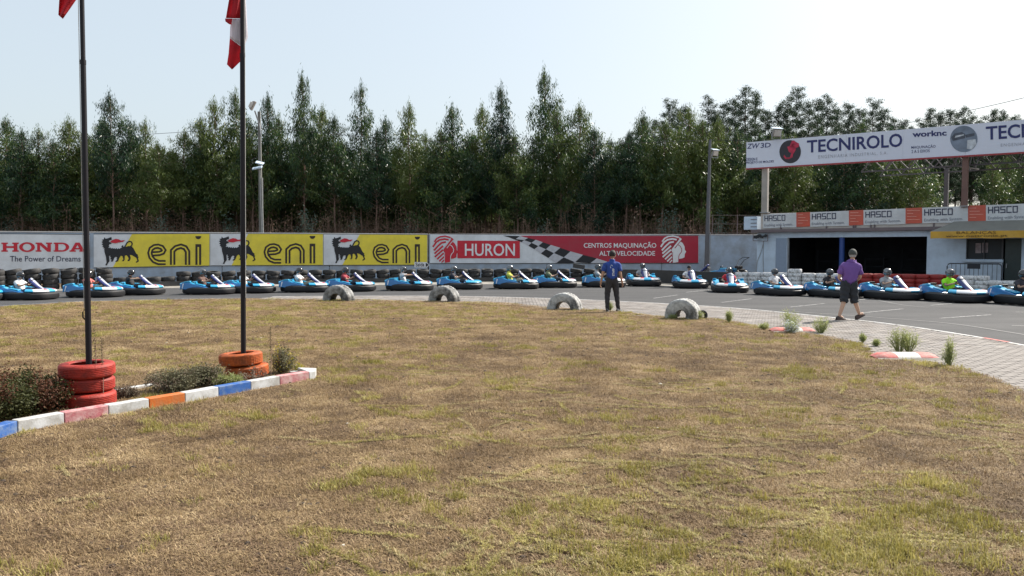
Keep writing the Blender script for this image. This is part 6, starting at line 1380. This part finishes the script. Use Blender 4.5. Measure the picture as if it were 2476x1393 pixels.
for i, (px, py) in enumerate(ptips):
    Y = tr_.uniform(96, 118); p = at(px, py, Y); H = p.z; e = empty('pine_tree', (p.x, Y, 0), tr_.uniform(0, 6), '%s hazy dark pine from the left rising beyond the eucalyptus and the billboard' % ordw(i), 'tree', 'tall pines in the distance'); s = H / 20; e.scale = (s * .95, s * .95, s)
    t, c = PV[i % 4]; link('trunk', t, e); link('crown', c, e)
# green shrubs and saplings behind the wall
def shrub_mesh(name, seed, r_, h, n, mat, L=.09, Wd=.02, droop=.2, stems=10, stem_mat=None):
    rng = np.random.default_rng(seed); r = random.Random(seed); C = []; st = MB()
    for i in range(stems):
        a = r.uniform(0, 6.28); q = r.random() ** .5; tip = Vector((math.cos(a) * r_ * q, math.sin(a) * r_ * q, h * (1 - .5 * q * q) * r.uniform(.75, 1.05))); b0_ = Vector((tip.x * .2, tip.y * .2, 0)); st.tube([b0_, b0_.lerp(tip, .6) + Vector((0, 0, h * .06)), tip], [.012 * h + .003, .008 * h + .002, .002], 4, cap=False)
        for k in range(7): c = b0_.lerp(tip, .3 + .7 * k / 6); C.append((c.x, c.y, c.z))
    C = np.array(C); V, Fq = leaves(rng, C, n, np.array([r_ * .13, r_ * .13, h * .09]), L, Wd, droop); V[:, 2] = np.maximum(V[:, 2], .01)
    return np_mesh(name, V, Fq, mat), st.mesh(name + '_stem', stem_mat or M_twig, recalc=False)
SHB = [shrub_mesh('sapling_foliage', 300 + k, 1.0, 4.6, 20, M_eucb, .20, .035, .3, 14) for k in range(3)]
sh_x = [-2, 38, 210, 360, 395, 560, 668, 745, 860, 1000, 1100, 1310, 1450, 1620, 1740, 1840]
for i, px in enumerate(sh_x):
    Y = tr_.uniform(54.3, 56.5); p = at(px, 600, Y); e = empty('eucalyptus_sapling', (p.x, Y, 0), tr_.uniform(0, 6), '%s pale bluish-green sapling from the left just behind the boundary wall' % ordw(i), 'sapling', 'bluish saplings behind the wall'); s = tr_.uniform(.55, 1.0); e.scale = (s, s, s * tr_.uniform(.85, 1.15)); f_, s_ = SHB[i % 3]; link('foliage', f_, e); link('stem', s_, e)
# dry undergrowth, one mass
ug = []
for k in range(4):
    rng = np.random.default_rng(400 + k); r = random.Random(400 + k); mb = MB(); C = []
    for i in range(16):
        b_ = Vector((r.uniform(-1.2, 1.2), r.uniform(-.8, .8), 0)); L_ = r.uniform(1.2, 4.6); tip = b_ + Vector((r.uniform(-.5, .5), r.uniform(-.5, .5), L_)); mb.tube([b_, tip], [.016, .006], 3, cap=False)
        for q in range(5): s_ = b_.lerp(tip, r.uniform(.2, 1)); e_ = s_ + Vector((r.uniform(-.6, .6), r.uniform(-.4, .4), r.uniform(-.2, .4))); mb.tube([s_, e_], [.007, .003], 3, cap=False); C.append(tuple(e_)); C.append(tuple(s_))
    V, Fq = leaves(rng, np.array(C), 7, .18, .15, .022, .5); b0_ = len(mb.v); mb.add([tuple(v) for v in V.tolist()], [tuple(f) for f in Fq.tolist()], 1); ug.append(mb.mesh('undergrowth_clump_%d' % k, [M_twig, M_dead], recalc=False))
P, R_, S_, I_ = [], [], [], []
for Y in (54.5, 56, 58, 60.5, 63.5, 67, 72, 78, 86):
    x = -Y * .76
    while x < Y * (.50 if Y < 62 else .42): P.append((x, Y + tr_.uniform(-.6, .6), 0)); R_.append((0, 0, tr_.uniform(0, 6.28))); s = tr_.uniform(.7, 1.15) * (1 if Y < 64 else 1.15); S_.append((s, s, s)); I_.append(tr_.randrange(4)); x += 1.55 * tr_.uniform(.7, 1.3)
tag(scatter('undergrowth', ug, P, R_, S_, I_), 'dry brown undergrowth of dead twigs behind the boundary wall', 'undergrowth', kind='stuff')

# ------------------------------------------------------------------ plants on the near side
M_heath = leaf_mat('heather_green', [(.35, (0.031, 0.037, 0.011)), (.95, (0.081, 0.087, 0.025))], .3, .7, 3, False); M_heathr = leaf_mat('heather_red_brown', [(.35, (0.062, 0.022, 0.011)), (.95, (0.136, 0.056, 0.028))], .25, .8, 3, False); M_grey = leaf_mat('grey_green_leaf', [(.35, (.075, .070, .035)), (.95, (.20, .19, .11))], .25, .7, 3, False)
M_dry = leaf_mat('dry_grey_stem', [(.35, (0.087, 0.062, 0.043)), (.95, (0.198, 0.161, 0.118))], .2, .8, 3, False); M_weed = leaf_mat('weed_green', [(.35, (.20, .235, .085)), (.95, (.38, .41, .17))], .45, .6, 3, False); M_yel = leaf_mat('yellow_flower', [(.35, (0.372, 0.310, 0.019)), (.95, (0.465, 0.384, 0.050))], .3, .6, 3, False)
def plant(name, px, py, layers, label, cat='shrub', z=ZL, group=None, off=0.0):
    c = G(px, py, z); e = empty(name, (c.x, c.y + off, z), 0, label, cat, group)
    for k, (pn, args, kw) in enumerate(layers): f_, s_ = shrub_mesh(pn, *args, **kw); link(pn, f_, e); link('stem', s_, e)
    return e
plant('heather_shrub', 30, 1012, [('foliage', (1, .42, .46, 60, M_heath), dict(L=.035, Wd=.008, stems=34)), ('dead_tips', (2, .42, .56, 26, M_heathr), dict(L=.03, Wd=.008, stems=28))], 'large round red-brown and green heather shrub at the left margin', off=.3)
plant('heather_shrub', -70, 1030, [('foliage', (3, .45, .5, 60, M_heath), dict(L=.035, Wd=.008, stems=30)), ('dead_tips', (4, .4, .58, 24, M_heathr), dict(L=.03, Wd=.008, stems=22))], 'heather shrub cut off by the left margin', off=.3)
plant('dry_weed', 118, 985, [('foliage', (5, .16, .34, 14, M_dry), dict(L=.03, Wd=.007, stems=14))], 'dry grey weed just left of the red tyre stack', 'weed', off=.1)
plant('dry_weed', 222, 985, [('foliage', (6, .1, .12, 10, M_dry), dict(L=.05, Wd=.006, stems=9))], 'small straw-coloured tuft before the red tyre stack', 'weed')
plant('dry_weed', 295, 968, [('foliage', (7, .16, .17, 14, M_dry), dict(L=.03, Wd=.007, stems=12))], 'low dry weed right of the red tyre stack', 'weed', off=.1)
plant('low_bush', 395, 958, [('foliage', (8, .36, .30, 24, M_grey), dict(L=.028, Wd=.008, stems=28)), ('dry_foliage', (18, .36, .32, 12, M_dry), dict(L=.03, Wd=.006, stems=20))], 'left lobe of the low grey-green bush between the flagpoles', off=.28)
plant('low_bush', 472, 945, [('foliage', (9, .34, .30, 24, M_grey), dict(L=.028, Wd=.008, stems=28)), ('dry_foliage', (19, .34, .34, 10, M_dry), dict(L=.03, Wd=.006, stems=18)), ('lower_foliage', (10, .3, .2, 20, M_heath), dict(L=.03, Wd=.009, stems=14))], 'right lobe of the low grey-green bush between the flagpoles', off=.28)
plant('grass_tuft', 545, 935, [('foliage', (11, .2, .16, 12, M_weed), dict(L=.09, Wd=.006, droop=-.2, stems=10))], 'spiky green tuft before the orange tyres', 'tuft')
plant('flowering_weed', 610, 928, [('foliage', (12, .22, .26, 8, M_dry), dict(L=.03, Wd=.006, stems=9))], 'thin seed stalks before the orange tyres', 'weed')
plant('low_bush', 668, 912, [('foliage', (13, .22, .40, 20, M_grey), dict(L=.028, Wd=.008, stems=20)), ('flower', (14, .22, .44, 3, M_yel), dict(L=.022, Wd=.012, stems=14))], 'dark grey-green bush with yellow flowers right of the orange tyres', off=.3)
plant('flowering_weed', 716, 905, [('flower', (15, .12, .16, 4, M_yel), dict(L=.02, Wd=.010, stems=7)), ('foliage', (16, .12, .14, 6, M_weed), dict(L=.03, Wd=.006, stems=6))], 'small yellow flowering weed at the kerb corner', 'weed', off=.1)
def stalk(px, py, h, label, mat=M_heath):
    c = G(px, py, ZL); mb = MB(); mb.tube([(0, 0, 0), (.01, 0, h * .6), (-.005, 0, h)], [.005, .004, .002], 5); e = empty('weed_stalk', (c.x, c.y, ZL), 0, label, 'weed'); mb.build('stem', M_twig, e); rng = np.random.default_rng(int(px)); V, Fq = leaves(rng, np.array([(0, 0, h * t) for t in np.linspace(.55, 1, 14)]), 8, .006, .02, .004, -.5); link('seed_head', np_mesh('seed_head', V, Fq, M_heath), e)
stalk(250, 985, .80, 'tall thin seed stalk rising behind the top red tyre'); stalk(233, 980, .88, 'paler thin stalk just right of the left flagpole'); stalk(655, 915, .72, 'tall green seed spike beside the yellow flowers')
wd = [(1475, 752, .30, .10, 'green weed at the feet of the man in blue'), (1690, 772, .26, .16, 'green weed against the rightmost half-buried tyre'), (1625, 772, .12, .15, 'low green weed inside the rightmost half-buried tyre'), (1763, 780, .32, .12, 'spiky green weed on the paver edge right of the tyres'), (1912, 790, .46, .36, 'large feathery green weed behind the far kerb hump'), (1848, 798, .16, .14, 'low green weed left of the far kerb hump'), (1985, 806, .42, .22, 'feathery green weed right of the far kerb hump'),  (2086, 829, .18, .06, 'tiny upright weed on the pavers beneath the walking man'), (2175, 852, .50, .24, 'tall green weed standing behind the near kerb hump'), (2198, 852, .46, .20, 'second tall green weed behind the near kerb hump'),  (2295, 885, .44, .12, 'thin branching weed at the right end of the near kerb hump'), (2118, 838, .12, .08, 'tiny weed above the near kerb hump on the pavers')]
for i, (px, py, h, r_, lb) in enumerate(wd):
    plant('green_weed', px, py, [('foliage', (30 + i, r_ * .85, h * .88, 4 if h > .2 else 3, M_weed), dict(L=.08, Wd=.004, droop=-.45, stems=22, stem_mat=M_weed))], lb, 'weed', group='green weeds along the paver edge')
plant('white_weed', 1912, 806, [('foliage', (60, .20, .30, 6, M_weed), dict(L=.06, Wd=.004, droop=-.3, stems=16, stem_mat=M_weed)), ('flower', (61, .19, .30, 9, M_pw), dict(L=.025, Wd=.010, stems=14, stem_mat=M_weed))], 'whitish flowering weed in front of the far kerb hump', 'weed')

# ------------------------------------------------------------------ dry lawn: tufts and runners
M_straw = leaf_mat('straw_blade', [(.30, (.125, .078, .041)), (.58, (.255, .172, .090)), (.80, (.40, .29, .155)), (1.0, (.58, .45, .27))], .25, .75, 1.2, False)
M_run = leaf_mat('pale_runner', [(.30, (.24, .185, .085)), (.80, (.46, .385, .20))], .25, .7, 1.2, False)
M_green = leaf_mat('yellow_green_blade', [(.35, (.15, .125, .030)), (.65, (.27, .235, .055)), (.95, (.50, .43, .16))], .35, .6, 1.0, False)
M_thatch = leaf_mat('brown_thatch', [(.30, (.055, .034, .021)), (.60, (.150, .096, .055)), (1.0, (.30, .205, .125))], .2, .85, 1.2, False)
def tuft(name, seed, n, R0, L, Wd, up, mat):
    rng = np.random.default_rng(seed); a = rng.uniform(0, 6.283, n); q = R0 * np.sqrt(rng.random(n)); P = np.stack([q * np.cos(a), q * np.sin(a), np.zeros(n)], 1)
    d = np.stack([rng.normal(0, 1, n), rng.normal(0, 1, n), up * np.abs(rng.normal(1, .4, n))], 1); d /= np.linalg.norm(d, axis=1)[:, None]; s = np.cross(d, [0, 0, 1.]); s /= np.linalg.norm(s, axis=1)[:, None] + 1e-9
    l = (L * rng.uniform(.5, 1.4, n))[:, None]; w_ = (Wd * rng.uniform(.6, 1.3, n))[:, None]; P[:, 2] += rng.uniform(0, .008, n)
    mid = P + d * l * .55; tip = P + d * l; tip[:, 2] -= (l[:, 0] * .18)
    tip[:, 2] = np.maximum(tip[:, 2], .002)
    V = np.stack([P - s * w_, P + s * w_, mid + s * w_ * .8, mid - s * w_ * .8, tip], 1).reshape(-1, 3); b = np.arange(n)[:, None] * 5
    Fq = np.concatenate([b + [0, 1, 2, 3], b + [3, 2, 4, 4]], 1).reshape(-1, 4)
    me = bpy.data.meshes.new(name); me.from_pydata(V.tolist(), [], [tuple(f) if f[2] != f[3] else tuple(f[:3]) for f in Fq.tolist()]); me.materials.append(mat); return me
TF = [tuft('a_thatch_%d' % k, 700 + k, 46, .13, .050, .0028, .22, M_thatch) for k in range(3)] + [tuft('b_straw_%d' % k, 710 + k, 50, .12, .048, .0026, .45, M_straw) for k in range(3)] + [tuft('c_green_%d' % k, 720 + k, 44, .09, .050, .0030, .9, M_green) for k in range(3)] + [tuft('d_runner_%d' % k, 730 + k, 13, .022, .034, .0026, .6, M_green if k == 0 else M_run) for k in range(2)]
rng = np.random.default_rng(5)
ymax = 29.0; NT = 78000
Y = 3.6 + (ymax - 3.6) * rng.random(NT * 3) ** 1.0; X = (rng.random(NT * 3) * 2 - 1) * (Y * .74 + .6)
keepp = rng.random(NT * 3) < np.minimum(1, (Y * .74 + .6) / (12 * .74 + .6)) * np.where(Y < 12, 1.0, (12 / Y) ** .9); X, Y = X[keepp], Y[keepp]
lawn_poly = lawn
def inside_np(x, y, poly):
    c = np.zeros(len(x), bool); j = len(poly) - 1
    for i in range(len(poly)):
        xi, yi = poly[i]; xj, yj = poly[j]
        if yi != yj: m = ((yi > y) != (yj > y)) & (x < (xj - xi) * (y - yi) / (yj - yi) + xi); c ^= m
        j = i
    return c
ok = inside_np(X, Y, lawn_poly)
# keep the kerb stones and humps clear
kerbL = [(Vector(G(x, y, ZL).to_2d())) for x, y, _ in kpts]
for a, b_ in zip(kerbL, kerbL[1:]):
    d = b_ - a; L2_ = d.length_squared; t_ = np.clip(((X - a.x) * d.x + (Y - a.y) * d.y) / L2_, 0, 1); dx = X - (a.x + t_ * d.x); dy = Y - (a.y + t_ * d.y); ok &= ~((np.hypot(dx, dy - .06) < .12))
X, Y = X[ok], Y[ok]; n = len(X)
g1 = fbm(X * .95, Y * .95, 4); g2 = fbm(X * 3.6, Y * 3.6, 9); g3 = fbm(X * .22 + 3, Y * .22, 14)
near_ = np.clip((7.6 - Y) / 3.5, 0, 1) * np.clip((X + 1.2) / 1.5, 0, 1)          # greener at the lower right
far_l = np.clip((Y - 14) / 6, 0, 1) * np.clip((2 - X) / 6, 0, 1) * .6
right = np.clip((X - 2.0) / 3, 0, 1) * np.clip((14 - Y) / 4, 0, 1) * .5
edge_ = np.clip((Y - 17) / 4, 0, 1) * .15
green_p = np.clip((g1 * .36 + g2 * .40 + .24 * vnoise(X * 9, Y * 9, 77) - .58 + .075 * near_ + .045 * far_l + .045 * right + edge_ * .3 + .12 * np.clip((X - 5.5) / 2, 0, 1) * np.clip((Y - 8.5) / 2, 0, 1)) * 8, 0, 1)
brown_p = np.clip((g3 * .35 + (1 - g1) * .3 + .35 * vnoise(X * 5, Y * 5, 55) - .50) * 3.2 + .42, .08, .9) * np.clip(1.25 - (Y - 11) / 13, .32, 1) * .8
u_ = rng.random(n); I_ = np.where(u_ < green_p * .50, 6 + rng.integers(0, 3, n), np.where(rng.random(n) < brown_p, rng.integers(0, 3, n), 3 + rng.integers(0, 3, n)))
sc_ = np.clip(.85 + .02 * (Y - 8), .8, 1.25) * rng.uniform(.75, 1.3, n); S_ = np.stack([sc_, sc_, np.where(I_ >= 6, 1.25, .8) * rng.uniform(.6, 1.25, n) * (.6 + 1.1 * fbm(X * 2.2, Y * 2.2, 31))], 1)
P = np.stack([X, Y, np.full(n, ZL + .002)], 1); R_ = np.stack([rng.normal(0, .06, n), rng.normal(0, .06, n), rng.uniform(0, 6.28, n)], 1)
print('tufts', n)
# runners: long creeping stems with little side blades
rp, rr_, rs_, ri_ = [], [], [], []; r = random.Random(77); stems = MB()
for k in range(270):
    y = 4.0 + 8.0 * r.random() ** 1.3; x = r.uniform(-.12, .66) * y if r.random() < .93 else r.uniform(-.66, 0) * y; a = r.choice([r.gauss(2.55, .35), r.gauss(.35, .5), r.uniform(0, 6.28)]); L_ = r.uniform(.25, 1.1); st_ = []; c = r.uniform(-.6, .6); col_ = 9 + (r.random() < .45)
    m = int(L_ / .022)
    for i in range(m):
        a += c * .022 + r.gauss(0, .02); x += math.cos(a) * .022; y += math.sin(a) * .022
        if not inside(x, y, lawn_poly): continue
        rp.append((x, y, ZL + .012 + r.uniform(-.003, .004))); rr_.append((0, 0, r.uniform(0, 6.28))); s = r.uniform(.6, 1.1); rs_.append((s, s, s)); ri_.append(col_)
        if i % 4 == 0: st_.append((x, y, ZL + .015 + r.uniform(0, .006)))
    if len(st_) > 2: stems.tube(st_, .0028, 4, cap=False)
P = np.concatenate([P, rp]); R_ = np.concatenate([R_, rr_]); S_ = np.concatenate([S_, rs_]); I_ = np.concatenate([I_, ri_])
tag(scatter('dry_grass', TF, P, R_, S_, I_), 'dry brown and yellow-green creeping grass covering the lawn', 'grass', kind='stuff')
tag(stems.build('grass_runners', M_run, recalc=False), 'pale creeping grass stems lying across the lawn', 'grass', kind='stuff')
# dark clods and pale stones in the lawn
mb = MB(); m2 = MB()
for k in range(2600):
    y = 4.2 + 19 * r.random(); x = r.uniform(-.66, .66) * y
    if not inside(x, y, lawn_poly): continue
    q = m2 if k % 110 == 0 else mb; s = r.uniform(.008, .020) * (1 + y * .05); q.lathe([(0, s * .7), (s * .7, s * .5), (s, .1 * s), (s * .7, -.3 * s)], 6, (x, y, ZL + .006), Matrix.Rotation(r.uniform(-.4, .4), 3, 'X'))
tag(mb.build('soil_crumbs', pm('dark_soil_crumb', (.05, .035, .025), .95), recalc=False), 'dark soil crumbs scattered over the lawn', 'soil', kind='stuff')
tag(m2.build('pebbles', pm('pale_pebble', (.55, .52, .47), .8), recalc=False), 'pale pebbles scattered over the lawn', 'pebbles', kind='stuff')
